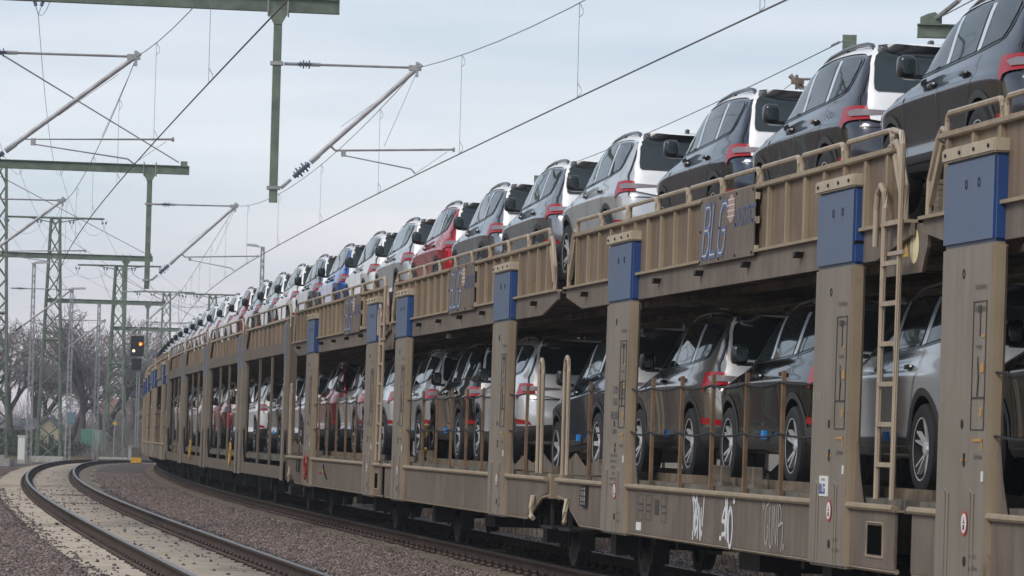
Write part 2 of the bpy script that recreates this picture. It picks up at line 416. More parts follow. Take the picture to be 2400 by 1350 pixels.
for nm, a, b in (('g1', 2.10, 3.05), ('g2', 1.26, 2.00), ('g3', .5, 1.12)):
    p = cut(inner, a, b); g = decal(p, off=.009, rounding=0, res=.09); cpart(nm+'L', g, glass); cpart(nm+'R', mirrored(g), glass)
pl = MB()
for a, b in ((2.0, 2.095), (1.11, 1.21)):
    decal(cut(inner, a, b), off=.011, rounding=0, mb=pl, mirror=True)
cpart('pillar_strip', pl, chromes)
RW = [(-.62, 1.13), (.62, 1.13), (.66, 1.16), (.625, 1.44), (.58, 1.50), (-.58, 1.50), (-.625, 1.44), (-.66, 1.16)]
cpart('rear_window', decal(RW, 'rear', off=.032, res=.045), glass)
cpart('spoiler', decal([(-.60, 1.49), (.60, 1.49), (.57, 1.54), (-.57, 1.54)], 'rear', off=.037, res=.04, rounding=0), trimb)
cpart('hatch_film', decal([(-.70, .84), (.70, .84), (.71, 1.08), (.645, 1.46), (.58, 1.555), (-.58, 1.555), (-.645, 1.46), (-.71, 1.08)], 'rear', off=.022, res=.03), film)
cpart('roof_film', decal([(.26, -.58), (.5, -.66), (1.4, -.69), (2.2, -.66), (2.45, -.57), (2.45, .57), (2.2, .66), (1.4, .69), (.5, .66), (.26, .58)], 'top', off=.006, res=.07), film)
rfm = decal([(.26, -.58), (.5, -.64), (1.4, -.66), (2.2, -.64), (2.45, -.57), (2.45, .57), (2.2, .64), (1.4, .66), (.5, .64), (.26, .58)], 'top', off=.006, res=.07)
decal([(2.44, 1.455), (2.15, 1.508), (1.6, 1.533), (1.0, 1.523), (.55, 1.498), (.34, 1.45), (.24, 1.55), (.5, 1.592), (1.0, 1.607), (1.6, 1.61), (2.2, 1.58), (2.46, 1.53)], 'side', .007, .03, 1, mb=rfm, mirror=True)
cpart('roof_film', rfm, film)
cpart('bonnet_film', decal([(3.42, -.68), (3.42, .68), (3.9, .66), (4.18, .5), (4.2, 0), (4.18, -.5), (3.9, -.66)], 'top', off=.006, res=.07), film)
cpart('windscreen', decal([(2.50, -.56), (2.50, .56), (2.9, .64), (3.25, .70), (3.32, 0), (3.25, -.70), (2.9, -.64)], 'top', off=.006, res=.12, rounding=0), glass)
# lamps: a C of red round the rear corner with a clear wedge inside
AN = R(38)
def U(x, y): return x*math.sin(AN)+y*math.cos(AN)
tl = decal([(.955, 1.015), (.80, 1.02), (.56, 1.005), (.30, .98), (.31, .925), (.56, .895), (.80, .885), (.875, .87), (.93, .815), (.95, .90)], 'corner', .016, .035, 0, AN)
cpart('tailL', tl, redl); cpart('tailR', mirrored(tl), redl)
ti = decal([(.865, .965), (.76, .985), (.34, .962), (.35, .940), (.60, .922), (.80, .918)], 'corner', .026, .035, 0, AN)
cpart('tailiL', ti, whl); cpart('tailiR', mirrored(ti), whl)
tb = decal([(.88, .948), (.80, .955), (.36, .95), (.36, .938), (.80, .94), (.88, .935)], 'corner', .017, .05, 0, AN)
seam = MB()
def line(poly, wd=.012, view='side', off=.0065, mb=seam, mirror=True, ang=0):
    for a, b in zip(poly[:-1], poly[1:]):
        d = Vector((b[0]-a[0], b[1]-a[1])); n = Vector((-d.y, d.x)).normalized()*wd/2
        decal([(a[0]+n.x, a[1]+n.y), (b[0]+n.x, b[1]+n.y), (b[0]-n.x, b[1]-n.y), (a[0]-n.x, a[1]-n.y)], view, off, .06, 0, ang, mb, mirror)
line([(2.06, 1.07), (2.05, .75), (2.05, .36)]); line([(3.06, 1.05), (3.10, .8), (3.05, .5), (2.98, .36)])
line([(1.10, 1.09), (1.06, .92), (1.22, .70), (1.32, .50), (1.34, .36)]); line([(1.34, .365), (2.98, .365)], .01)
line([(.30, 1.05), (.38, .88), (.36, .74), (.42, .62), (.5, .58)], .007)
line([(.78, .83), (.76, 1.08), (.64, 1.44)], .014, 'rear', .0075); line([(-.78, .83), (.78, .83)], .009, 'rear', .0075, mirror=False)
line([(3.45, .96), (4.0, .885), (4.2, .84)], .008)
cpart('panel_gap', seam, trimb)
cl = MB()
for ax in (AX_R, AX_F):
    arc = [(ax+.455*math.cos(R(a)), .345+.455*math.sin(R(a))) for a in range(-8, 189, 12)]; arc2 = [(ax+.398*math.cos(R(a)), .345+.398*math.sin(R(a))) for a in range(188, -9, -12)]
    decal(arc+arc2, off=.005, rounding=0, res=.08, mb=cl, mirror=True)
decal([(AX_R+.44, .31), (AX_F-.44, .31), (AX_F-.44, .43), (AX_R+.45, .43)], off=.005, rounding=0, mb=cl, mirror=True)
decal([(-.82, .33), (.82, .33), (.84, .50), (.5, .53), (-.5, .53), (-.84, .50)], 'rear', .008, .04, 0, mb=cl)
decal([(.12, .32), (.46, .32), (.46, .50), (.05, .50)], 'side', .008, .05, 0, mb=cl, mirror=True)
cpart('cladding', cl, clad)
rf = MB(); decal([(.62, .52), (.98, .53), (.98, .59), (.66, .57)], 'corner', .009, .06, 0, AN, rf, True); cpart('reflector', rf, redl)
fr = MB(); decal([(-.55, .55), (.55, .55), (.6, .78), (-.6, .78)], 'front', .008, .05, 1, mb=fr); decal([(-.7, .3), (.7, .3), (.7, .46), (-.7, .46)], 'front', .008, .05, 1, mb=fr); cpart('grille', fr, trimb)
hl = decal([(.60, .72), (.80, .74), (.80, .84), (.56, .80)], 'front', .008, .06, 0); cpart('headL', hl, whl); cpart('headR', mirrored(hl), whl)
for sg, nm in ((1, 'L'), (-1, 'R')):
    m = MB(); dome(m, (2.93, sg*.94, 1.145), .085, .072, .09, 14, 10); m.box(2.88, 2.98, sg*.82, sg*.95, 1.045, 1.08); cpart('mirror'+nm, m, trimb)
    m = MB(); dome(m, (2.85, sg*.94, 1.145), .004, .058, .068, 12, 6); cpart('mirrorglass'+nm, m, glass)
    for q, (x, z) in enumerate(((1.32, .955), (2.25, .945))):
        h, n, _, _ = BVH.ray_cast(Vector((x, 3, z)), Vector((0, -1, 0)))
        m = MB(); dome(m, (x, sg*(h.y+.016), z), .095, .022, .019, 10, 6); cpart('handle%d%s' % (q, nm), m, trimb)
    m = MB(); y = sg*.60
    pts = [(.42, y, 1.52), (.50, y, 1.565), (.66, y, 1.588), (1.0, y, 1.605), (1.5, y, 1.612), (2.0, y, 1.59), (2.25, y, 1.55), (2.36, y, 1.50)]
    m.tube(pts, .02, 8); m.box(1.38, 1.5, y-.015, y+.015, 1.53, 1.605); cpart('rail'+nm, m, trimb)
m = MB(); m.box(1.75, 1.86, .925, .955, .40, .47); cpart('clip', m, blueclip, False)
m = MB(); dome(m, (.85, 0, 1.62), .07, .02, .05, 8, 6); cpart('antenna', m, trimb)
t_ = MB(); t_.lathe([(.225, -.10), (.30, -.108), (.330, -.09), (.338, -.04), (.338, .04), (.330, .09), (.30, .108), (.235, .10)], (0, 0, 0), 'y', 36)
for dx in (-.055, 0, .055): t_.lathe([(.3385, dx-.004), (.340, dx-.004), (.340, dx+.004), (.3385, dx+.004)], (0, 0, 0), 'y', 36)
cpart('tyre', t_, rubber)
def rim(style, mats, thin=1.):
    m = MB(); m.lathe([(.24, -.09), (.236, .10), (.224, .098)], (0, 0, 0), 'y', 36, 0); m.lathe([(.224, .098), (.215, .0)], (0, 0, 0), 'y', 36, 1)
    m.lathe([(.215, .0), (.0, -.01)], (0, 0, 0), 'y', 36, 1)
    k = 5 if style == 0 else 7
    for i in range(k):
        for da in ((-.17, .17) if style == 0 else (-.05,)):
            a = 2*math.pi*i/k+da; c, s = math.cos(a), math.sin(a); b = 2*math.pi*i/k+da*.35; c0, s0 = math.cos(b), math.sin(b)
            w0, w1 = (.024*thin, .016*thin) if style == 0 else (.03, .022)
            P = lambda r_, w_, y, c_, s_: (c_*r_-s_*w_, y, s_*r_+c_*w_)
            vs = [P(.04, w0, .055, c0, s0), P(.04, -w0, .055, c0, s0), P(.228, -w1, .088, c, s), P(.228, w1, .088, c, s)]
            m.add(vs+[(x, y-.035, z) for x, y, z in vs], [(0, 1, 2, 3), (7, 6, 5, 4), (0, 4, 5, 1), (1, 5, 6, 2), (2, 6, 7, 3), (3, 7, 4, 0)], 0)
    m.lathe([(.055, .03), (.052, .07), (.03, .078), (0, .078)], (0, 0, 0), 'y', 16, 0)
    return m
cpart('rim0', rim(0, 0, .72), [rimm, rimd], False); cpart('rim1', rim(1, 0, .8), [rimm, rimd], False)
m = rim(0, 0, .42); cpart('rim2', m, [rimm, rimd], False)
def car_paint(name, col, metal=.45, rough=.35):
    return mat('car_'+name, col, rough, metal, coat=.8, coatr=.01, spec=.2)
def obj(name, me, parent, loc=None, label=None):
    o = bpy.data.objects.new(name, me); link(o, parent)
    if loc: o.location = loc
    if label: o['label'] = label
    return o
def make_car(paintm, label, M, detail=2, films=True, rimk=0, clip=False, group=None, name='car', sc_=1.0):
    t = thing(name, label, 'car', M @ Matrix.Scale(sc_, 4) if sc_ != 1 else M, group)
    b = obj('body', BODY, t); b.material_slots[0].link = 'OBJECT'; b.material_slots[0].material = paintm
    for k in ('g1', 'g2', 'g3'):
        for s in 'LR':
            if s == 'R' and detail < 2: continue
            obj('side_window', CM[k+s], t)
    obj('rear_window', CM['rear_window'], t); obj('windscreen', CM['windscreen'], t)
    obj('window_frame', CM['window_frame'], t)
    for s in 'LR':
        q = obj('tail_light', CM['tail'+s], t); obj('clear_lens', CM['taili'+s], q)
        q = obj('door_mirror', CM['mirror'+s], t)
        if detail > 1: obj('mirror_glass', CM['mirrorglass'+s], q)
        obj('roof_rail', CM['rail'+s], t)
    if films:
        obj('hatch_film', CM['hatch_film'], t)
        if films != 2: obj('roof_film', CM['roof_film'], t); obj('bonnet_film', CM['bonnet_film'], t)
    if detail > 0:
        obj('pillar_trim', CM['pillar_strip'], t); obj('cladding', CM['cladding'], t); obj('spoiler', CM['spoiler'], t)
        obj('panel_gap', CM['panel_gap'], t); obj('reflector', CM['reflector'], t)
        for k in ('handle0L', 'handle1L')+(('handle0R', 'handle1R') if detail > 1 else ()): obj('door_handle', CM[k], t)
    if detail > 1:
        obj('grille', CM['grille'], t); obj('headlight', CM['headL'], t); obj('headlight', CM['headR'], t); obj('antenna', CM['antenna'], t)
    if clip: obj('blue_tag', CM['clip'], t)
    for x in (AX_R, AX_F):
        for sg in (1, -1):
            if sg < 0 and detail < 1: continue
            wl = bpy.data.objects.new('wheel', CM['tyre']); link(wl, t)
            wl.location = (x, sg*.80, .345)
            if sg < 0: wl.rotation_euler = (0, 0, math.pi)
            wl.name = 'wheel'; r_ = obj('rim', CM['rim%d' % rimk], wl); r_.rotation_euler = (0, R(17*x*3), 0)
    return t
# ------------------------------------------------------------ double-deck car wagons with solid fences
UL = 15.45
darkhole = mat('dark_hole', (.004, .004, .004), .9, spec=.0)
WHEELSET = None
def wheelset_meshes():
    m = MB()
    for sg in (1, -1):
        m.lathe([(.10, -.04), (.10, -.075), (.33, -.05), (.36, -.07), (.42, -.07), (.42, .04), (.45, .055), (.45, .075), (.34, .075), (.32, .03), (.12, .045), (.12, -.04)] if sg < 0 else
                [(.10, .04), (.10, .075), (.33, .05), (.36, .07), (.42, .07), (.42, -.04), (.45, -.055), (.45, -.075), (.34, -.075), (.32, -.03), (.12, -.045), (.12, .04)], (0, sg*.75, 0), 'y', 36)
    m.lathe([(.08, -.9), (.08, .9)], (0, 0, 0), 'y', 12, closed=True)
    G = []      # axle boxes, springs and hangers
    for sg in (1, -1):
        g = MB(); G.append(g)
        g.box(-.16, .16, sg*.93, sg*1.16, -.15, .15)
        for k in range(5): g.box(-.62+k*.07, .62-k*.07, sg*1.0, sg*1.10, .15+.03*(4-k)*-1+.14, .17+.03*(4-k)*-1+.14)
        for x in (-.66, .62): g.box(x, x+.05, sg*.99, sg*1.11, .12, .34)
        g.prism([(-.45, .34), (-.28, -.18), (-.2, -.18), (-.2, .34)], sg*.90, sg*.925); g.prism([(.45, .34), (.28, -.18), (.2, -.18), (.2, .34)], sg*.90, sg*.925)
        for s2 in (-1, 1): g.box(s2*.47, s2*.56, sg*.66, sg*.84, -.22, .16)
    return m, G
_w, _g = wheelset_meshes()
WS = _w.build('w', wheelm, None, True); WSM = WS.data; bpy.data.objects.remove(WS)
WGM = []
for g_ in _g: WG = g_.build('w', blackm); WGM.append(WG.data); bpy.data.objects.remove(WG)
def lettering(parent, name, s, size, x, z, y=1.5165, m=textd, shear=0, bold=0, sx=1., label=None):
    """lettering on the left side of a body, read from outside"""
    vs, fs = text_mesh(s, size, shear=shear, bold=bold, sx=sx)
    b = MB(); b.add([(x-a, y, z+c) for a, c, _ in vs], fs); o = b.build(name, m, parent)
    if label: o['label'] = label
    return o
def stroke(mb, pts, w, x, z, y, sc_=1., smooth=False, ee=.5):
    """a flat brush stroke on the left side, drawn in (u right, v up)"""
    P = [Vector((a*sc_, b*sc_)) for a, b in pts]
    if smooth and len(P) > 2:
        Q = []; E = [P[0]]+P+[P[-1]]
        for i in range(1, len(E)-2):
            for k in range(5):
                u = k/5; a, b, c, d = E[i-1:i+3]; Q.append(.5*((2*b)+(c-a)*u+(2*a-5*b+4*c-d)*u*u+(3*b-a-3*c+d)*u**3))
        P = Q+[P[-1]]
    for i in range(len(P)-1):
        d = P[i+1]-P[i]; n = Vector((-d.y, d.x)).normalized()*w/2; e_ = d.normalized()*w*ee
        q = [P[i]-e_+n, P[i+1]+e_+n*.85, P[i+1]+e_-n*.85, P[i]-e_-n]
        yy = y+.0003*(i % 3)
        mb.add([(x-v.x, yy, z+v.y) for v in q], [(0, 1, 2, 3)])
def loop_rail(mb, x0, x1, y, z0, z1, r=.023):
    c = .055
    mb.tube([(x0, y, z0), (x0, y, z1-c), (x0+c*.35, y, z1-c*.3), (x0+c, y, z1), (x1-c, y, z1), (x1-c*.35, y, z1-c*.3), (x1, y, z1-c), (x1, y, z0)], r, 7)
def X(L, x, fl): return L-x if fl else x
def make_unit(Y0, Y1, fl, label, plate_x, group, name='car_carrier_wagon', lod=2, extras=(), posts=((3.1, 4.42), (13.12, 14.45))):
    """half wagon. outer (buffer) end at local 0 unless flipped"""
    M = frame(Y0, Y1, SP); L = (track(Y1, SP)-track(Y0, SP)).length
    t = thing(name, label, 'rail wagon', M, group); sgn = (1, -1) if lod > 0 else (1, -1)
    fx = lambda x: X(L, x, fl)
    # lower deck
    fl_m = MB(); fl_m.box(fx(.25), fx(L-.08), -1.40, 1.40, 1.02, 1.12)
    for k in range(int(L/.75)): 
        x = .5+k*.75; fl_m.box(x, x+.1, -1.38, 1.38, .86, 1.02)
    fl_m.box(.6, L-.6, -.28, -.12, .62, 1.02); fl_m.box(.6, L-.6, .12, .28, .62, 1.02)
    fl_m.build('lower_deck', floorm, t)
    tr = MB()
    for sy in (-1, 1):
        for k in range(int(L/.36)-1): tr.box(.4+k*.36, .46+k*.36, sy*.52, sy*1.08, 1.12, 1.145)
        tr.box(.35, L-.3, sy*1.10, sy*1.13, 1.12, 1.20); tr.box(.35, L-.3, sy*.48, sy*.51, 1.12, 1.16)
    tr.build('wheel_track', deckd, t)
    ends = MB(); ends.box(fx(.0), fx(.24), -1.44, 1.44, .84, 1.12); ends.build('end_beam', paintd, t)
    for sg in sgn:
        y0, y1 = sg*1.445, sg*1.465
        sl_ = MB(); sl_.prism([(fx(.1), 1.045), (fx(.1), .90), (fx(.55), .86), (fx(1.55), .60), (fx(L-.12), .60), (fx(L-.12), 1.045)], y0, y1)
        sl_.build('side_sill', paint, t, bevel=0)
        lg = MB(); lg.tube([(fx(.1), sg*1.48, 1.055), (fx(L-.1), sg*1.48, 1.055)], .028, 8); lg.box(fx(.1), fx(L-.1), sg*1.40, sg*1.475, 1.03, 1.045)
        lg.tube([(fx(.1), sg*1.44, .875), (fx(.55), sg*1.44, .85), (fx(1.55), sg*1.44, .59), (fx(L-.12), sg*1.44, .59)], .022, 5)
        lg.build('sill_edge', paintd, t)
        # raised ramp side at the outer end
        rp = MB(); rp.prism([(fx(.1), 1.13), (fx(.1), 1.20), (fx(.9), 1.36), (fx(1.5), 1.22), (fx(2.3), 1.30), (fx(3.1), 1.14)], sg*1.40, sg*1.415); rp.build('ramp_side', paint, t)
        # posts
        for px, ex in posts:
            a, b = sorted((fx(px), fx(ex)))
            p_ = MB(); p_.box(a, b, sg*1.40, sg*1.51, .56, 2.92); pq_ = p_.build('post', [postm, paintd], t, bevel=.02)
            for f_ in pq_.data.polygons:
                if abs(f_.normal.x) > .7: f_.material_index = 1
            # the painted blue head; its end faces are a deeper blue
            h = MB(); h.box(a-.003, b+.003, sg*1.397, sg*1.513, 2.92, 3.52); q = h.build('post_head', [bluem, blued], t, bevel=.02)
            me = q.data
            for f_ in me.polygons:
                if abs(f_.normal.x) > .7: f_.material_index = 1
            c_ = MB(); c_.box(a-.02, b+.02, sg*1.385, sg*1.535, 3.52, 3.62); q = c_.build('post_cap', capm, t, bevel=.012)
            if lod > 1:
                bl = MB()
                for k in range(4): bl.lathe([(.014, 0), (.014, .012), (0, .014)], (a+.1+k*(b-a-.2)/3, sg*1.535, 3.57), 'y', 8)
                for k in (.3, .55): bl.lathe([(.035, 0), (.035, .003), (.022, .003), (.022, 0)], (a+(b-a)*k, sg*1.5135, 3.34), 'y', 14)
                bl.lathe([(.035, 0), (.035, .003), (.02, .003), (.02, 0)], (a+(b-a)*.55, sg*1.511, 2.72), 'y', 14)
                bl.lathe([(.035, 0), (.035, .003), (.0, .003)], (a+(b-a)*.5, sg*1.511, 1.68), 'y', 10)
                bl.build('bolt', blackm, t)
            # gusset where the post meets the sill
            for e1, d in ((a, -1), (b, 1)):
                gs = MB(); gs.prism([(e1+d*.003, 1.05), (e1+d*.26, 1.05), (e1+d*.10, 1.30), (e1+d*.003, 1.55)], sg*1.42, sg*1.435); gs.build('gusset', paint, t)
            if sg > 0 and lod > 0:
                for k in (.22, .72): 
                    ft = MB(); ft.tube([(a+(b-a)*k, 1.512, .60), (a+(b-a)*k, 1.516, 1.20), (a+(b-a)*(k+.07), 1.516, 1.235), (a+(b-a)*(k+.07), 1.512, .60)], .008, 4)
                    ft.build('foot_strip', postm, t)
        # upper deck edge beam
        ub = MB(); ub.prism([(.05, 3.17), (.05, 3.08), (1.1, 2.93), (L-1.1, 2.93), (L-.05, 3.08), (L-.05, 3.17)], sg*1.40, sg*1.43); ub.build('edge_beam', paint, t)
        ul = MB(); ul.box(.05, L-.05, sg*1.38, sg*1.475, 3.17, 3.195); ul.build('beam_flange', paintd, t)
        if lod > 1 and sg > 0:
            hk = MB()
            for k in range(7): 
                x = 1.5+k*2.07; hk.prism([(x, 3.10), (x+.11, 3.10), (x+.11, 3.05), (x+.02, 3.07)], 1.43, 1.50)
            hk.build('lashing_hook', blackm, t)
        # fence: corrugated sheet with ribs, top flange, hand loops
        fp = MB(); fp.prism([(.55, 3.195), (L-.55, 3.195), (L-.55, 3.72), (.75, 3.72), (.55, 3.45)], sg*1.405, sg*1.42); rb = fp; n = 21
        for k in range(n):
            x = .72+k*(L-1.5)/(n-1); rb.box(x, x+.05, sg*1.415, sg*1.455, 3.195, 3.72, 1); rb.box(x+.09, x+.10, sg*1.415, sg*1.45, 3.195, 3.72, 1)
        fp.build('fence_panel', [panelm if sg > 0 else deckd, paintd], t)
        tf = MB(); tf.box(.55, L-.55, sg*1.395, sg*1.475, 3.72, 3.765); tf.build('fence_rail', paintd, t, bevel=.008)
        hr = MB(); n = 9
        for k in range(n):
            x0 = .62+k*(L-1.24)/n; loop_rail(hr, x0+.06, x0+(L-1.24)/n-.06, sg*1.435, 3.765, 3.90)
        hr.build('hand_loop', ladm, t)
        for x, d in ((.55, -1), (L-.55, 1)):
            eb = MB(); eb.tube([(x-d*.12, sg*1.435, 3.77), (x, sg*1.435, 3.80), (x+d*.10, sg*1.435, 3.74), (x+d*.32, sg*1.435, 3.45), (x+d*.34, sg*1.435, 3.2)], .026, 7)
            eb.tube([(x-d*.02, sg*1.43, 3.70), (x+d*.30, sg*1.43, 3.28)], .03, 5)
            eb.build('end_rail', ladm, t)
    # upper deck floor with cross ribs under it
    ud = MB(); ud.box(.05, L-.05, -1.38, 1.38, 3.15, 3.17); ud.build('upper_deck', deckd, t)
    ur = MB(); n = int(L/.33)
    for k in range(n):
        x = .2+k*.33; ur.prism([(x, 3.15), (x+.05, 3.06), (x+.13, 3.06), (x+.18, 3.15)], -1.37, 1.37)
    for yy in (-.5, .5): ur.box(.1, L-.1, yy-.05, yy+.05, 3.0, 3.06)
    ur.build('deck_rib', deckd, t)
    uw = MB()
    for sy in (-1, 1):
        uw.box(.2, L-.2, sy*.50, sy*1.05, 3.172, 3.21)
        for k in range(int(L/.4)): uw.box(.3+k*.4, .34+k*.4, sy*.5, sy*1.05, 3.21, 3.225)
    uw.build('wheel_track', deckd, t)
    # wheels
    for x in (2.0, 11.85):
        for me, nm in ((WSM, 'wheelset'), (WGM[0], 'axle_gear'), (WGM[1], 'axle_gear')):
            q = obj(nm, me, t, (fx(x), 0, .452))
    ug = MB()
    for x, w_, y0, y1, z0, z1 in ((5.0, 1.3, -.6, -.1, .42, .75), (7.4, .9, .3, .95, .35, .72), (9.1, .5, -.9, .9, .5, .6)): ug.box(fx(x), fx(x+w_), y0, y1, z0, z1)
    ug.lathe([(.17, -.6), (.19, -.5), (.19, .5), (.17, .6)], (fx(6.6), -.55, .52), 'x', 14, closed=True)
    ug.tube([(fx(2.8), .3, .55), (fx(5), .3, .5), (fx(11), .3, .5)], .02, 5); ug.tube([(fx(3.0), .95, .58), (fx(6), .98, .55), (fx(11), .95, .58)], .015, 5)
    for x in (3.4, 4.6, 10.2, 12.9): ug.box(fx(x), fx(x+.12), -1.0, 1.0, .45, .6)
    ug.build('underframe_gear', blackm, t)
    if lod > 0:
        # coupling end
        bf = MB()
        for sy in (-1, 1):
            bf.lathe([(.09, 0), (.09, -.26), (.06, -.26), (.06, -.34), (.22, -.34), (.21, -.38), (0, -.40)] if not fl else [(.09, 0), (.09, .26), (.06, .26), (.06, .34), (.22, .34), (.21, .38), (0, .40)], (fx(0), sy*.875, .96), 'x', 16)
        bf.build('buffer', blackm, t)
        st = MB(); st.box(fx(-.02), fx(.75), 1.05, 1.42, .50, .53); st.box(fx(.35), fx(.39), 1.33, 1.37, .53, .9); st.build('foot_step', blackm, t)
        hk = MB(); hk.tube([(fx(.9), 1.49, .86), (fx(.92), 1.51, .72), (fx(.9), 1.51, .62), (fx(.82), 1.50, .60)], .03, 6); hk.build('tow_hook', capm, t)
        gb = MB(); xx = fx(.62); gb.tube([(xx-.14, 1.48, 1.12), (xx-.13, 1.49, 2.25), (xx-.09, 1.49, 2.37), (xx, 1.49, 2.41), (xx+.09, 1.49, 2.37), (xx+.13, 1.49, 2.25), (xx+.14, 1.48, 1.12)], .024, 8); gb.build('grab_rail', ladm, t)
    # stanchions with lashing ropes over the lower deck
    for sg in sgn:
        xs = [1.9]+[5.45+k*1.45 for k in range(5)]+([14.3] if lod < 1 else [])
        for x in xs:
            s_ = MB(); s_.box(fx(x)-.03, fx(x)+.03, sg*1.425, sg*1.455, 1.03, 2.13); s_.build('stanchion', slatm, t)
        cb = MB()
        for z in (2.03, 1.60):
            pts = [4.42, 5.45, 6.9, 8.35, 9.8, 11.25, 13.12]
            for a, b in zip(pts[:-1], pts[1:]):
                cb.tube([(fx(a+(b-a)*k/4), sg*1.462, z-.03*math.sin(math.pi*k/4)) for k in range(5)], .010, 5)
            cb.tube([(fx(3.1), sg*1.462, z), (fx(2.5), sg*1.462, z-.02), (fx(1.9), sg*1.462, z)], .010, 5)
        cb.build('lashing_rope', rubber, t)
    # inner end: box with a hole, gusset, ladder
    if lod > 0:
        if 'ladder' in extras:
         ho = MB(); ho.box(fx(L-.95), fx(L-.50), 1.464, 1.467, .70, .92); ho.build('sill_hole', darkhole, t, bevel=0)
         hf = MB(); a, b = sorted((fx(L-.98), fx(L-.47))); hf.tube([(a, 1.466, .68), (b, 1.466, .68), (b, 1.466, .94), (a, 1.466, .94), (a, 1.466, .68)], .01, 5); hf.build('hole_rim', paintd, t)
        if 'ladder' in extras:
            x1 = L-.10; x0 = L-.58
            la = MB(); la.tube([(fx(x1), 1.50, 1.12), (fx(x1), 1.50, 3.75), (fx(x1-.05), 1.50, 3.84), (fx(x1-.35), 1.49, 3.88)], .024, 8)
            la.tube([(fx(x0), 1.50, 1.12), (fx(x0), 1.50, 3.30), (fx(x0-.03), 1.50, 3.42), (fx(x0-.14), 1.50, 3.48), (fx(x0-.24), 1.50, 3.42), (fx(x0-.27), 1.50, 3.3), (fx(x0-.27), 1.50, 3.02)], .024, 8)
            q = la.build('ladder', ladm, t)
            rg = MB()
            for k in range(7): rg.box(fx(x0), fx(x1), 1.485, 1.52, 1.36+k*.30, 1.395+k*.30)
            rg.box(fx(x1-.25), fx(x1+.2), 1.50, 1.53, 2.93, 2.96); rg.build('rung', ladm, q)
            ep = MB(); ep.prism([(fx(L-1.0), 3.16), (fx(L+.30), 3.16), (fx(L+.26), 2.98), (fx(L+.12), 2.80), (fx(L-1.0), 2.80)], 1.36, 1.385); ep.build('end_plate', paint, t)
    # name plate
    if plate_x is not None:
        x = plate_x; a, b = x-1.18, x+1.18
        pb = MB(); pb.box(a, b, 1.462, 1.478, 3.14, 3.755); pl_ = pb.build('name_plate', paint, t, bevel=.004)
        br = MB(); y = 1.482
        for bx in (a+.05, a+.75, b-.9, b-.05):
            for z in (3.17, 3.45, 3.72): br.lathe([(.013, 0), (.013, .01), (0, .012)], (bx, 1.478, z), 'y', 7)
        br.build('rivet', blackm, pl_)
        bb = MB()
        for z in (3.2, 3.45, 3.66): bb.box(a-.05, a, 1.44, 1.47, z-.03, z+.03)
        bb.build('hinge', capm, pl_)
        blu = mat('logo_blue', (.10, .14, .27), .6); wht = mat('logo_white', (.62, .60, .57), .6); pk = mat('logo_pink', (.42, .27, .22), .6)
        # letters in double line: thick blue, thin white inside
        for m_, wd, yy in ((blu, .075, y), (wht, .014, y+.0015)):
            for k, ltr in enumerate('BLG'):
                q = MB(); u0 = -1.02+k*.34
                S = lambda pts: [(u0+px+pz*.28, pz) for px, pz in pts]
                if ltr == 'B': path = [[(0, 0), (0, .44), (.17, .44), (.23, .38), (.23, .29), (.17, .23), (.02, .23)], [(.17, .23), (.25, .17), (.25, .06), (.18, 0), (0, 0)]]
                elif ltr == 'L': path = [[(0, .44), (0, 0), (.22, 0)]]
                else: path = [[(.29, .40), (.22, .44), (.08, .44), (0, .36), (0, .08), (.07, 0), (.2, 0), (.27, .07), (.27, .2), (.14, .2)]]
                for p_ in path: stroke(q, S(p_), wd, x, 3.22, yy)
                nm = q.build('logo_letter', m_, pl_)
        gl = MB(); gl.v = []; c0 = (.22, .38); n = 24
        gl.add([(x-(c0[0]+.15*math.cos(2*math.pi*k/n)), y, 3.22+c0[1]+.13*math.sin(2*math.pi*k/n)) for k in range(n)], [tuple(range(n))]); gl.build('logo_globe', pk, pl_)
        g2 = MB()
        for dz in (-.07, -.02, .03, .08): stroke(g2, [(c0[0]-.15, c0[1]+dz), (c0[0]+.15, c0[1]+dz)], .012, x, 3.22, y+.0015)
        g2.build('logo_globe_line', wht, pl_)
        if lod > 0: lettering(pl_, 'logo_lettering', 'LOGISTICS', .25, x-.78, 3.50, y, blu, shear=.25, sx=.78)
    return t
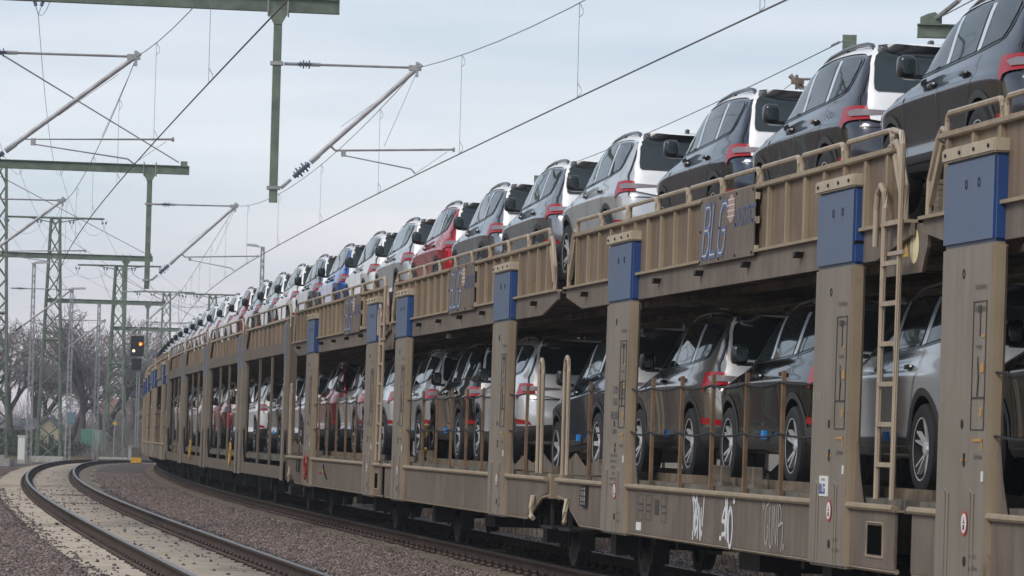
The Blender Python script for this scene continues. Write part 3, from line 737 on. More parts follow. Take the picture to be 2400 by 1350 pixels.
def post_writing(t, L, a, b, full=True, number=False, sign=True):
    """stencils, arrows and the round no-entry roundels on one post; a<b local x"""
    c = (a+b)/2; y = 1.5165
    org = mat('arrow_orange', (.45, .26, .07), .6)
    fr = MB()
    def rect(x0, x1, z0, z1, w_=.006):
        for q in ((x0, x1, z0, z0+w_), (x0, x1, z1-w_, z1), (x0, x0+w_*1.6, z0, z1), (x1-w_*1.6, x1, z0, z1)): fr.box(q[0], q[1], 1.512, y, q[2], q[3])
    xr = a+.30
    rect(a+.10, a+.44, 1.86, 2.52); rect(a+.10, a+.44, 1.64, 1.86)
    fr.box(a+.24, a+.32, 1.512, y, 2.44, 2.49); fr.box(a+.25, a+.265, 1.512, y, 2.28, 2.44); fr.box(a+.29, a+.30, 1.512, y, 2.05, 2.14)
    fr.tube([(a+.28, y, 1.86), (a+.26, y, 2.0), (a+.29, y, 2.1)], .006, 4); fr.build('marking_frame', textd, t)
    lettering(t, 'stencil', 'Transportsicherung', .06, a+.27, 2.62, sx=.62); lettering(t, 'stencil', 'Obere Ladeebene', .07, a+.27, 2.47, sx=.55)
    lettering(t, 'stencil', 'verriegelt', .05, a+.27, 2.21, sx=.8); lettering(t, 'stencil', 'Seil einhaken', .055, a+.22, 1.46, sx=.75)
    ar = MB(); ar.prism([(a+.14, 2.03), (a+.22, 2.03), (a+.22, 2.09), (a+.14, 2.10)], 1.512, y); ar.prism([(a+.13, 2.27), (a+.2, 2.27), (a+.2, 2.29), (a+.13, 2.29)], 1.512, y)
    ar.prism([(a+.16, 1.73), (a+.21, 1.73), (a+.2, 1.80), (a+.15, 1.78)], 1.512, y); ar.box(a+.12, a+.36, 1.512, y, 1.56, 1.58); ar.box(a+.12, a+.14, 1.512, y, 1.50, 1.58)
    for k in (.5, .62): ar.box(a+k, a+k+.04, 1.512, y, 1.425, 1.44)
    ar.build('arrow_mark', org, t)
    sl_ = MB(); sl_.box(a+.56, a+.60, 1.511, y, 1.39, 1.48); sl_.build('slot', blackm, t)
    if number:
        for s_, z, sz in (('23 TEN', 2.02, .10), ('D-BLG', 1.90, .10), ('4356 082-4', 1.76, .115), ('Laaers', 1.61, .10), ('BLG AutoRail GmbH', 1.36, .05), ('Stuhrl-Bremen Str. 1', 1.30, .05), ('28219 Bremen', 1.24, .05), ('Germany', 1.18, .05), ('Phone +49 0 15 51 45', 1.12, .05), ('min R 35 m  max 31 m', 1.06, .05)):
            lettering(t, 'stencil', s_, sz, c-.02, z, sx=.85)
        lettering(t, 'stencil', 'GE', .15, a+.26, 2.02, sx=.8); q = MB(); 
        for qq in ((a+.12, a+.40, 2.10, 2.11), (a+.12, a+.40, 1.93, 1.94), (a+.12, a+.13, 1.93, 2.11), (a+.39, a+.40, 1.93, 2.11)): q.box(qq[0], qq[1], 1.512, y+.001, qq[2], qq[3])
        q.build('marking_frame', textd, t)
    if sign:
        x = a+.52; s = MB(); n = 24; z = 1.0
        s.add([(x+.085*math.cos(2*math.pi*k/n), y, z+.085*math.sin(2*math.pi*k/n)) for k in range(n)], [tuple(range(n))])
        q = s.build('round_sign', mat('sign_red', (.55, .05, .04), .5), t)
        s = MB(); s.add([(x+.068*math.cos(2*math.pi*k/n), y+.0015, z+.068*math.sin(2*math.pi*k/n)) for k in range(n)], [tuple(range(n))]); s.build('sign_face', whitem, q)
        s = MB(); s.box(x-.02, x+.02, y+.0015, y+.003, z-.045, z-.01); s.box(x-.03, x+.03, y+.0015, y+.003, z+.0, z+.007); s.prism([(x-.012, z+.01), (x+.012, z+.01), (x, z+.045)], y+.0015, y+.003); s.build('sign_mark', textd, q)
    lettering(t, 'stencil', 'max. 55 t', .05, a+.28, .78, sx=.9); lettering(t, 'stencil', 'max. 5500 mm', .05, a+.28, .70, sx=.8)
    v = MB(); v.lathe([(.035, 0), (.035, .004), (0, .004)], (a+.5, 1.512, .74), 'y', 12); v.build('drain_hole', blackm, t)
    v = MB(); v.box(a+.08, a+.12, 1.511, 1.517, 1.29, 1.36); v.build('small_label', whitem, t)
GR = 'double-deck car carrier wagons of the train'
U1 = [(13.85, 29.05, False, 'nearest car carrier wagon, cut off by the right edge of the picture', None, ()),
      (29.3, 44.5, True, 'brown car carrier wagon with white graffiti on its sill', 35.75, ('ladder',)),
      (45.0, 60.2, False, 'brown car carrier wagon with pale name plate, first beyond the graffiti wagon', 52.5, ()),
      (60.4, 75.6, True, 'brown car carrier wagon with a ladder and a red handwheel on its sill', 65.2, ('ladder',))]
units = []
PP = [((3.1, 4.42), (13.12, 14.45)), ((3.1, 4.42), (12.62, 13.86)), ((3.1, 4.42), (12.85, 14.15)), ((3.45, 4.75), (12.98, 14.3))]
for i, (a, b, f_, lb, px, ex) in enumerate(U1):
    pxl = None
    if px: pxl = (track(px, SP)-track(a, SP)).length
    u = make_unit(a, b, f_, lb, pxl, GR, lod=2, extras=ex, posts=PP[i]); units.append(u)
UN, UA, UB, UC = units
LA = (track(44.5, SP)-track(29.3, SP)).length
# writing on the posts (local x grows away from the camera)
L_ = LA
for u, f_, yr in ((UN, False, 0), (UA, True, 1), (UB, False, 0), (UC, True, 0)):
    for k, (px, ex) in enumerate(PP[units.index(u)]):
        a, b = sorted((X(L_, px, f_), X(L_, ex, f_)))
        post_writing(u, L_, a, b, number=(u is UA and k == 0))
# graffiti and panels of small print on the sill of the second wagon
gw = mat('graffiti_white', (.68, .70, .72), .6); gf = mat('graffiti_faded', (.42, .40, .38), .6)
def px2x(px, side=1.47):
    """local x on the graffiti wagon's side for a picture column"""
    r = (px-1200+9)/9500; Z = 7.086/(.148+r); return (track(Z, SP)-track(29.3, SP)).length
def graffiti(name, strokes, x, z, k, m, w_, label):
    q = MB()
    for i, s in enumerate(strokes): stroke(q, s, w_, x, z, 1.4665+.0008*i, k, True, .3)
    o = q.build(name, m, UA); o['label'] = label
gx = px2x(1622)
graffiti('graffiti', [[(-.50, .02), (-.42, .62), (-.62, .95), (-.35, .88), (-.25, .70), (-.52, .12), (-.35, .30), (-.22, .12)], [(-.25, .1), (-.2, .95), (-.05, .80), (-.12, .58), (.02, .38), (-.22, .12)], [(.05, .05), (.12, .8), (.38, .02), (.42, .72)], [(.60, .35), (.72, 1.0)], [(.56, .12), (.58, .2)]], gx, .62, .40, gw, .040, 'white angular sprayed tag ending in an exclamation mark')
gx = px2x(1690)
graffiti('graffiti', [[(-.72, .06), (-.69, .10)], [(-.60, .06), (-.57, .10)], [(-.28, .70), (-.5, .45), (-.25, .42), (-.2, .2), (-.48, .16)], [(-.2, .95), (-.12, .1), (-.05, 1.0), (.02, .45), (.10, .05), (.15, .65)], [(.42, .62), (.28, .72), (.15, .45), (.22, .02), (.42, -.05), (.55, .3), (.45, .65), (.30, .7)], [(.62, .95), (.60, .84)], [(.72, .96), (.70, .85)]], gx, .63, .43, gw, .042, 'white looping sprayed tag between two pairs of marks')
gx = px2x(1795)
graffiti('graffiti', [[(-1.0, .95), (-.95, .75)], [(-.88, .97), (-.84, .78)], [(-.4, .9), (-.68, .75), (-.72, .2), (-.55, .1), (-.42, .35), (-.5, .45)], [(-.3, .8), (-.28, .15), (-.1, .1), (-.05, .85)], [(.05, .1), (.1, .85), (.3, .12), (.35, .9)], [(.48, .1), (.5, .85), (.72, .75), (.68, .5), (.5, .48), (.9, .5), (.78, -.02)], [(.95, .12), (.96, .02)], [(1.05, .13), (1.06, .03)]], gx, .63, .43, gf, .022, 'faint faded sprayed tag')
q = MB()
for px in (1492, 1510, 1545):
    x = px2x(px); 
    for d in ((-.14, .14, .98, .985), (-.14, .14, .74, .745), (-.14, -.13, .74, .985), (.13, .14, .74, .985), (-.1, .1, .88, .90), (-.1, .1, .82, .835)): q.box(x+d[0], x+d[1], 1.465, 1.4675, d[2], d[3])
x = px2x(1529); q.box(x-.11, x+.11, 1.465, 1.4675, .80, .95); q.build('data_panel', textd, UA)
q = MB(); x = px2x(1488); q.box(x-.13, x+.13, 1.465, 1.468, .63, .71); q.build('barcode_label', whitem, UA)
a, b = sorted((X(LA, 12.62, True), X(LA, 13.86, True)))
q = MB(); q.box(b-.66, b-.36, 1.511, 1.5155, 1.11, 1.27); st_ = q.build('sticker', whitem, UA)
lettering(UA, 'sticker_lettering', 'BLG', .11, b-.47, 1.165, 1.5175, mat('sticker_blue', (.04, .08, .3), .5), bold=.004); lettering(UA, 'sticker_lettering', 'AUTORAIL', .03, b-.5, 1.24, 1.5175)
lettering(UA, 'chalk_mark', '47 19 31', .10, b-.2, 1.90, 1.5165, gf, sx=.8)
q = MB(); n = 24; fxL = LA-X(LA, 0, False)
def disc(parent, x, z, r, y, m, name, yy=0): 
    q = MB(); q.add([(x+r*math.cos(2*math.pi*k/24), y, z+r*1.0*math.sin(2*math.pi*k/24)) for k in range(24)], [tuple(range(24))]); return q.build(name, m, parent)
d_ = disc(UA, .10, 3.0, .13, 1.388, mat('round_yellow', (.75, .68, .42), .5), 'warning_disc'); 
q = MB(); q.prism([(.28, 2.93), (.42, 2.93), (.35, 3.05)], 1.386, 1.389); q.build('warning_triangle', yellowm, UA)
# paper holder at the far end of the graffiti wagon
def paper_holder(u, x, lb):
    q = MB(); q.box(x-.16, x+.16, 1.466, 1.50, .80, 1.02); o = q.build('paper_holder', blackm, u); q = MB(); q.box(x-.13, x+.13, 1.50, 1.503, .82, 1.0); q.build('paper_sheet', whitem, o)
    q = MB()
    for k in range(5): q.box(x-.12+k*.06, x-.113+k*.06, 1.504, 1.510, .81, 1.01)
    for k in range(3): q.box(x-.15, x+.15, 1.504, 1.510, .85+k*.06, .856+k*.06)
    q.build('holder_grid', blackm, o)
paper_holder(UA, LA-1.95, ''); paper_holder(UC, LA-2.4, '')
def handwheel(u, x, z, m, r=.26, y=1.56, lb=None):
    q = MB(); n = 20; q.tube([(x+r*math.cos(2*math.pi*k/n), y, z+r*math.sin(2*math.pi*k/n)) for k in range(n+1)], .022, 6)
    for k in range(3): q.tube([(x, y, z), (x+r*math.cos(2.1*k), y, z+r*math.sin(2.1*k))], .014, 5)
    q.tube([(x, y, z), (x, 1.45, z)], .025, 6)
    o = q.build('handwheel', m, u)
    if lb: o['label'] = lb
handwheel(UC, LA-4.5, .90, mat('red_worn', (.30, .03, .02), .5, var=.3), r=.20, lb='red brake handwheel')
q = MB(); q.tube([(LA-7.4, 1.47, .72), (LA-7.4, 1.52, .86), (LA-7.42, 1.54, .98)], .014, 5); q.build('brake_lever', blackm, UC)
q = MB(); dome(q, (LA-7.0, 1.49, .86), .03, .02, .03); q.build('yellow_knob', yellowm, UC); q = MB(); dome(q, (LA-6.4, 1.49, .83), .035, .02, .025); q.build('red_tap', redm, UC)
# yellow loading flaps folded on the floor of the lower deck at the wagon joint
for u, x in ((UA, LA-1.3), (UA, .25), (UB, 14.6)):
    q = MB()
    for dy in (-.25, .0):
        for zz in (1.15, 1.5): q.tube([(x, .95+dy, zz), (x-.12, .95+dy, zz+.03), (x-.14, .95+dy, zz+.16), (x-.02, .95+dy, zz+.18)], .02, 6)
    q.build('yellow_handle', yellowm, u)
# wheel chocks lying in the wheel tracks
def chock_mesh():
    q = MB(); q.prism([(-.05, 0), (.09, 0), (.03, .26), (-.03, .26)], -.055, .055); q.box(-.13, .16, -.075, .075, 0, .05)
    for k in range(5): q.box(-.04, .045, -.058, .058, .07+k*.04, .082+k*.04)
    o = q.build('wheel_chock', mat('chock_brown', (.17, .14, .11), .7, var=.3)); me = o.data; bpy.data.objects.remove(o); return me
CH = chock_mesh()

# ------------------------------------------------------------ wagons with tall slats
def make_slat_unit(Y0, Y1, label, lod=1, wheelc=None):
    M = frame(Y0, Y1, SP); L = (track(Y1, SP)-track(Y0, SP)).length
    t = thing('slatted_car_wagon', label, 'rail wagon', M, 'slatted car wagons of the train')
    q = MB(); q.box(.1, L-.1, -1.38, 1.38, .95, 1.05); q.build('lower_deck', floorm, t)
    q = MB(); q.box(.1, L-.1, -1.38, 1.38, 3.10, 3.16)
    for k in range(int(L/.5)): q.box(.3+k*.5, .4+k*.5, -1.36, 1.36, 3.0, 3.10)
    q.build('upper_deck', deckd, t)
    for sg in (1, -1):
        for x0, d in ((.0, 1), (L, -1)):
            q = MB(); q.box(x0, x0+d*.16, sg*1.30, sg*1.43, .62, 3.70); q.box(x0+d*.16, x0+d*.55, sg*1.36, sg*1.40, .62, 3.70); q.build('corner_post', slatp, t)
            q = MB(); q.box(x0+d*.17, x0+d*.50, sg*1.402, sg*1.50, 1.55, 3.60); q.build('post', postm, t)
            q = MB(); q.box(x0+d*.18, x0+d*.49, sg*1.502, sg*1.508, 2.85, 3.55); q.build('blue_strip', slatb, t)
            q = MB(); q.box(x0+d*.12, x0+d*.52, sg*1.48, sg*1.51, .60, 1.55); q.build('foot_plate', postm, t)
            q = MB(); q.prism([(x0+d*.52, .62), (x0+d*.52, 1.62), (x0+d*.65, 1.15), (x0+d*1.0, .86), (x0+d*1.0, .62)], sg*1.44, sg*1.46); q.build('gusset', paint, t)
            q = MB(); q.prism([(x0+d*.5, 3.30), (x0+d*.5, 3.74), (x0+d*1.25, 3.74)], sg*1.42, sg*1.44); q.build('fence_panel', panelm, t)
        q = MB(); q.box(1.0, L-1.0, sg*1.44, sg*1.46, .62, .86); q.build('side_sill', slatp, t)
        q = MB(); q.box(.5, L-.5, sg*1.42, sg*1.46, 3.02, 3.24); q.build('edge_beam', slatp, t)
        for x in (L*.36, L*.62):
            q = MB(); q.box(x-.08, x+.08, sg*1.40, sg*1.44, .86, 3.02); q.build('slat', slatp, t)
        q = MB(); n = 10
        for k in range(n+1): q.box(.5+k*(L-1)/n, .55+k*(L-1)/n, sg*1.395, sg*1.42, 3.24, 3.68 if k % 2 else 3.95)
        q.box(.4, L-.4, sg*1.375, sg*1.395, 3.24, 3.60, 1); q.build('fence_panel', [paintd, panelm], t)
        q = MB(); q.box(.4, L-.4, sg*1.39, sg*1.45, 3.66, 3.70); q.tube([(.15, sg*1.42, 3.5), (.3, sg*1.42, 3.85), (.7, sg*1.42, 3.96), (L-.7, sg*1.42, 3.96), (L-.3, sg*1.42, 3.85), (L-.15, sg*1.42, 3.5)], .025, 6); q.build('hand_rail', ladm, t)
    for x in (1.9, L-1.9):
        obj('wheelset', WSM, t, (x, 0, .452)); obj('axle_gear', WGM[0], t, (x, 0, .452)); obj('axle_gear', WGM[1], t, (x, 0, .452))
    q = MB(); q.box(3, 4.2, -.5, .6, .4, .9); q.box(L-5, L-4.4, -.9, .2, .38, .9); q.box(.2, L-.2, -.3, .3, .62, .95); q.build('underframe_gear', blackm, t)
    q = MB(); q.tube([(.5, 1.47, 1.1), (.45, 1.5, 2.3), (.3, 1.5, 2.42)], .025, 6); q.build('grab_rail', ladm, t)
    if wheelc: handwheel(t, wheelc, 1.0, mat('yellow_worn', (.42, .25, .04), .5, var=.2), .24, 1.53, 'yellow brake handwheel')
    return t
S_ = [(76.1, 87.3, 'slatted brown car wagon nearest to the camera, with pale foot plates', None), (87.7, 99.4, 'slatted brown car wagon with a large yellow handwheel, second of the four', 1.6),
      (100.0, 111.0, 'slatted brown car wagon with a small yellow handwheel, third of the four', 5.0), (111.4, 122.2, 'slatted brown car wagon furthest along the curve, last of the four', None)]
for a, b, lb, wc in S_: make_slat_unit(a, b, lb, wheelc=wc)
far = [(122.8, True), (138.4, False), (154.2, True), (169.8, False), (185.6, True), (201.2, False), (217.0, True), (232.6, False)]
names = ['first', 'second', 'third', 'fourth', 'fifth', 'sixth', 'seventh', 'eighth']
for i, (a, f_) in enumerate(far):
    make_unit(a, a+15.3, not f_, 'far brown car carrier wagon with blue post heads, %s beyond the slatted wagons' % names[i], 7.5 if i < 2 else None, GR, lod=0)

# ------------------------------------------------------------ cars on the train
CP = dict(black=car_paint('black', (.010, .010, .012), .9, .15), anth=car_paint('anthracite', (.085, .09, .11), .9, .2), dark=car_paint('dark_grey', (.07, .085, .12), .9, .2),
          grey=car_paint('steel_grey', (.30, .32, .36), .85, .22), silver=car_paint('silver', (.62, .64, .67), .45, .22), lsilver=car_paint('pale_silver', (.74, .77, .80), .4, .22),
          white=car_paint('white', (.74, .76, .78), .0, .4), red=car_paint('red', (.55, .010, .022), .45, .22), dred=car_paint('dark_red', (.32, .008, .014), .5, .2), blue=car_paint('blue', (.03, .15, .60), .5, .2), navy=car_paint('navy', (.02, .055, .14), .85, .15),
          beige=car_paint('grey_beige', (.42, .39, .36), .85, .2), ice=car_paint('ice_blue', (.50, .60, .66), .3))
PN = dict(black='black', anth='anthracite', dark='dark blue-grey', grey='steel grey', silver='silver', lsilver='pale silver', white='white', red='bright red', dred='dark red', blue='blue', navy='navy blue', beige='grey-beige', ice='ice blue')
def car_on(Y, deck, col, label, detail, films=True, rimk=0, clip=False, pitch=0, sc_=1.):
    if deck < 2: sc_ = 1.045
    Y -= .2 if Y < 60 else .1
    z = {2: 3.385, 1: 1.145, 0: 1.06}[deck]
    M = frame(Y, Y+4.4, SP) @ T(0, .03, z) @ Matrix.Rotation(R(pitch), 4, 'Y')
    grp = 'cars riding on the upper deck' if deck == 2 else 'cars riding on the lower deck'
    return make_car(CP[col], label, M, detail, films, rimk, clip, grp, 'car', sc_)
UP = [(24.0, 'anth', 'anthracite car whose bonnet alone enters at the right edge, upper deck'), (28.75, 'anth', 'nearest fully seen anthracite car with black mirror, top right of the upper deck'),
      (33.65, 'anth', 'anthracite car on the upper deck above the ladder, second from the right edge'), (38.35, 'dark', 'dark blue-grey car on the upper deck above the lettered name plate'),
      (44.3, 'silver', 'silver car with white roof film bridging the gap beyond the graffiti wagon'), (49.1, 'grey', 'steel grey car with white roof just beyond the silver car'),
      (53.9, 'grey', 'steel grey car on the upper deck right in front of the red car'), (58.5, 'red', 'bright red car on the upper deck'),
      (63.2, 'silver', 'silver car with black mirror, on the upper deck just beyond the red car'), (67.8, 'white', 'white car on the upper deck next to the blue car'),
      (72.6, 'blue', 'blue car on the upper deck'), (77.3, 'grey', 'steel grey car with white roof, on the upper deck just beyond the blue car'),
      (82.0, 'white', 'white car on the upper deck, second beyond the blue car'), (86.6, 'ice', 'ice blue car on the upper deck, third beyond the blue car'),
      (91.3, 'grey', 'steel grey car on the upper deck over the second slatted wagon'), (96.0, 'dred', 'dark red car high over the slatted wagons')]
for i, (Y, c, lb) in enumerate(UP):
    car_on(Y, 2, c, lb, 2 if i < 10 else 1, rimk=i % 2, clip=i in (1, 4, 9))
fc = ['white', 'silver', 'grey', 'white', 'anth', 'ice', 'white', 'silver', 'grey', 'white', 'grey', 'silver', 'white', 'anth', 'silver', 'white', 'grey', 'silver', 'white', 'grey', 'silver', 'white', 'grey', 'white', 'silver', 'grey', 'white', 'silver']
ordn = ['first', 'second', 'third', 'fourth', 'fifth', 'sixth', 'seventh', 'eighth', 'ninth', 'tenth', 'eleventh', 'twelfth', 'thirteenth', 'fourteenth', 'fifteenth', 'sixteenth', 'seventeenth', 'eighteenth', 'nineteenth', 'twentieth', 'twenty-first', 'twenty-second', 'twenty-third', 'twenty-fourth', 'twenty-fifth', 'twenty-sixth', 'twenty-seventh', 'twenty-eighth']
for i, c in enumerate(fc): car_on(100.7+i*4.75, 2, c, 'tiny far %s car on the upper deck, %s beyond the dark red one' % (PN[c], ordn[i]), 0)
LOW = [(25.2, 'black', 'black car on the lower deck, cut by the right edge, bright alloy wheel', 0, False), (29.9, 'silver', 'silver car with a black and silver wheel behind the ladder', 2, True),
       (34.35, 'black', 'black car on the lower deck of the graffiti wagon, beside the broad post', 0, True), (38.9, 'beige', 'grey-beige car with bright wheels standing over the first graffiti tag', 0, True),
       (44.1, 'navy', 'navy blue car on the lower deck behind the numbered post', 1, True), (50.6, 'lsilver', 'pale silver car on the lower deck beside the tall grab rail', 0, False),
       (55.2, 'black', 'black car on the lower deck between the two blue-headed posts', 0, True), (59.5, 'silver', 'silver car on the lower deck just beyond the black one', 1, True),
       (63.9, 'lsilver', 'pale silver car on the lower deck behind the far ladder', 0, True), (68.0, 'silver', 'silver car on the lower deck over the sill taps', 1, True),
       (72.5, 'dred', 'dark red car on the lower deck over the red handwheel', 0, False), (77.6, 'silver', 'silver car low in the nearest slatted wagon, first of two', 0, True),
       (82.3, 'grey', 'steel grey car low in the nearest slatted wagon, second of two', 1, True), (88.8, 'white', 'white car low in the second slatted wagon', 0, False),
       (93.5, 'grey', 'steel grey car low in the second slatted wagon', 1, True), (100.4, 'red', 'bright red car low in the third slatted wagon', 0, False), (105.1, 'silver', 'silver car low in the third slatted wagon', 0, False)]
for i, (Y, c, lb, rk, cp) in enumerate(LOW):
    dk = 1 if Y < 76 else 0
    car_on(Y, dk, c, lb, 2 if i < 8 else 1, films=2 if c not in ('dred',) else False, rimk=rk, clip=cp, pitch=(2.0 if i == 4 else 0))
fl2 = ['white', 'silver', 'grey', 'white', 'anth', 'silver', 'white', 'grey']
for i, c in enumerate(fl2): car_on(111.8+i*4.8, 0 if i < 2 else 1, c, 'tiny far %s car on the lower deck, %s beyond the third slatted wagon' % (PN[c], ordn[i]), 0)
k = 0
CHL = [(42.9, 'beside the bogie end of the graffiti wagon'), (36.9, 'left of the black car wheel'), (36.5, 'right of the black car wheel'), (35.45, 'left one before the broad post'), (35.15, 'right one before the broad post'), (49.6, 'beside the tall grab rail'), (48.2, 'under the pale silver car'), (57.6, 'before the black car, far one'), (56.6, 'before the black car, near one')]
for Y, lb in CHL:
    M = frame(Y, Y+1, SP) @ T(0, 1.25, 1.12); o = bpy.data.objects.new('wheel_chock', CH); COL.objects.link(o); o.matrix_world = M @ Matrix.Scale(.72, 4)
    tag(o, 'brown ribbed wheel chock on the lower deck, '+lb, 'wheel chock', 'wheel chocks')
for dx, lb in ((.1, 'left'), (.45, 'right')):
    M = frame(29.6, 30.6, SP) @ T(-.3-dx, 1.22, 3.2); o = bpy.data.objects.new('wheel_chock', CH); COL.objects.link(o); o.matrix_world = M @ Matrix.Scale(1.1, 4)
    tag(o, 'pale ribbed wheel chock on the upper deck beside the ladder, %s of the pair' % lb, 'wheel chock', 'wheel chocks')
# ------------------------------------------------------------ ground
def ground_mat(name, cols, scale, rough=.95, bump=.6, bdist=.05, vor=0, detail=8):
    m = bpy.data.materials.new(name); m.use_nodes = True; t = m.node_tree; p = t.nodes['Principled BSDF']; p.inputs['Roughness'].default_value = rough
    p.inputs['Specular IOR Level'].default_value = .2
    co = N(t, 'ShaderNodeTexCoord'); n = N(t, 'ShaderNodeTexNoise'); n.inputs['Scale'].default_value = scale; n.inputs['Detail'].default_value = detail; n.inputs['Roughness'].default_value = .7
    t.links.new(co.outputs['Object'], n.inputs[0]); rp = N(t, 'ShaderNodeValToRGB'); t.links.new(n.outputs[0], rp.inputs[0]); el = rp.color_ramp.elements
    el[0].position = .3; el[0].color = (*cols[0], 1); el[1].position = .7; el[1].color = (*cols[-1], 1)
    for i, c in enumerate(cols[1:-1]): x = el.new(.3+.4*(i+1)/(len(cols)-1)); x.color = (*c, 1)
    src = rp.outputs[0]; h = n.outputs[0]
    if vor:
        v = N(t, 'ShaderNodeTexVoronoi'); v.inputs['Scale'].default_value = vor; t.links.new(co.outputs['Object'], v.inputs[0])
        mx_ = N(t, 'ShaderNodeMixRGB', blend_type='MULTIPLY'); mx_.inputs[0].default_value = .55; hs = N(t, 'ShaderNodeHueSaturation'); hs.inputs['Saturation'].default_value = .12; hs.inputs['Value'].default_value = 1.7
        t.links.new(v.outputs['Color'], hs.inputs['Color']); t.links.new(src, mx_.inputs[1]); t.links.new(hs.outputs[0], mx_.inputs[2]); src = mx_.outputs[0]; h = v.outputs['Distance']
    t.links.new(src, p.inputs['Base Color']); b = N(t, 'ShaderNodeBump'); b.inputs['Strength'].default_value = bump; b.inputs['Distance'].default_value = bdist; b.invert = bool(vor)
    t.links.new(h, b.inputs['Height']); t.links.new(b.outputs[0], p.inputs['Normal']); MT[name] = m; return m
soil = ground_mat('dry_soil', [(.10, .075, .055), (.17, .13, .09), (.12, .10, .06), (.20, .16, .11)], .35)
ballm = ground_mat('ballast_bed', [(.065, .052, .05), (.125, .103, .10), (.18, .15, .142)], 2.5, vor=22, bump=1., bdist=.04)
sandm = ground_mat('sand_fill', [(.16, .13, .105), (.24, .20, .16), (.30, .255, .21)], 1.3, bump=.5, bdist=.01)
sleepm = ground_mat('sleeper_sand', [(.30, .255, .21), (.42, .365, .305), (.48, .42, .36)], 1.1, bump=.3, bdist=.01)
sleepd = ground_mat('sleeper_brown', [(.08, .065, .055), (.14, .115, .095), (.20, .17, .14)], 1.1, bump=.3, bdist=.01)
grassm = ground_mat('dry_grass_soil', [(.13, .10, .06), (.23, .17, .10), (.28, .21, .13)], .6)
def sheet(name, ys, lats, z, m, kind='structure', jit=0):
    V = []; 
    for y in ys:
        for l in lats: 
            q = track(min(y, 410), l); V.append((q.x+(RNG.normal()*jit if jit else 0), q.y if y < 410 else y, gz(y)+z))
    n = len(lats); Fq = [(i*n+j, i*n+j+1, (i+1)*n+j+1, (i+1)*n+j) for i in range(len(ys)-1) for j in range(n-1)]
    o = np_mesh(name, np.array(V), np.array(Fq), m, smooth=True); return tag(o, kind=kind)
Yg = sorted(set(list(np.arange(-100, 120, 20))+list(np.arange(120, 290, 8))+[300, 400, 600, 1000, 2000, 4000, 7000])); Xg = [-6000, -2000, -600, -200, -80, -40, -20, -5, 10, 25, 60, 200, 600, 2000, 6000]
V = np.array([(x, y, gz(y)-.235) for y in Yg for x in Xg], float); n = len(Xg)
o = np_mesh('ground', V, np.array([(i*n+j, i*n+j+1, (i+1)*n+j+1, (i+1)*n+j) for i in range(len(Yg)-1) for j in range(n-1)]), soil, smooth=True); tag(o, kind='structure')
ys = list(np.arange(-20, 400, 3.))
sheet('ballast_bed', ys, [-7.5, -4, -2, 0, 2.4, 4.7, 7.4], -.222, ballm)
sheet('dry_verge', ys, [7.4, 9.5, 14, 26], -.215, grassm)
# sand fill of the left track, its edges wandering
V = []; 
for i, y in enumerate(np.arange(20, 300, .5)):
    a = -1.68+.12*math.sin(y*.31)+.1*math.sin(y*1.7)+RNG.normal()*.05; b = 1.45+.12*math.sin(y*.4+2)+RNG.normal()*.05
    if y > 150: a -= .2
    for l in (a, -.8, .8, b): q = track(y, l); V.append((q.x, q.y, q.z-(.214 if abs(l) < 1 else .217)))
k = len(V)//4; o = np_mesh('sand_fill', np.array(V), np.array([(i*4+j, i*4+j+1, i*4+5+j, i*4+4+j) for i in range(k-1) for j in range(3)]), sandm); tag(o, kind='structure')
# ------------------------------------------------------------ tracks
railside = mat('rail_side', (.06, .042, .034), .75, spec=.2, var=.35, vscale=6); railtop = mat('rail_head', (.17, .16, .15), .36, metal=.6, var=.15, vscale=3)
prof = [(-.036, -.005), (-.030, 0), (.030, 0), (.036, -.005), (.036, -.04), (.009, -.055), (.009, -.14), (.075, -.158), (.075, -.17), (-.075, -.17), (-.075, -.158), (-.009, -.14), (-.009, -.055), (-.036, -.04)]
def rail(lat, parent):
    ysr = np.arange(-15, 390, 1.5); k = len(prof); V = []
    for y in ysr:
        for a, b in prof: q = track(y, lat+a); V.append((q.x, q.y, q.z+b))
    Fq = np.array([(i*k+j, i*k+(j+1) % k, (i+1)*k+(j+1) % k, (i+1)*k+j) for i in range(len(ysr)-1) for j in range(k)])
    o = np_mesh('rail', np.array(V), Fq, [railside, railtop], parent); mi = np.array([1 if j in (0, 1, 2) else 0 for i in range(len(ysr)-1) for j in range(k)], dtype=np.int32); o.data.polygons.foreach_set('material_index', mi); return o
def boxes_np(name, specs, m, parent, kind=None):
    """many small boxes laid along the track: (y, lat0, lat1, dy, z0, z1, turn)"""
    V = []; Fq = []
    for (y, l0, l1, dy, z0, z1) in specs:
        s = float(np.interp(y, _Y, _S)); n_ = math.hypot(1, s); c = track(y, 0); rx, ry = 1/n_, -s/n_; fx_, fy = s/n_, 1/n_; b = len(V)
        for z in (z0, z1):
            for l, d in ((l0, -dy), (l1, -dy), (l1, dy), (l0, dy)): V.append((c.x+rx*l+fx_*d, c.y+ry*l+fy*d, c.z+z))
        Fq += [(b, b+3, b+2, b+1), (b+4, b+5, b+6, b+7), (b, b+1, b+5, b+4), (b+1, b+2, b+6, b+5), (b+2, b+3, b+7, b+6), (b+3, b, b+4, b+7)]
    o = np_mesh(name, np.array(V), np.array(Fq), m, parent); return tag(o, kind=kind) if kind else o
clipm = mat('rail_clip', (.05, .028, .022), .6, var=.4)
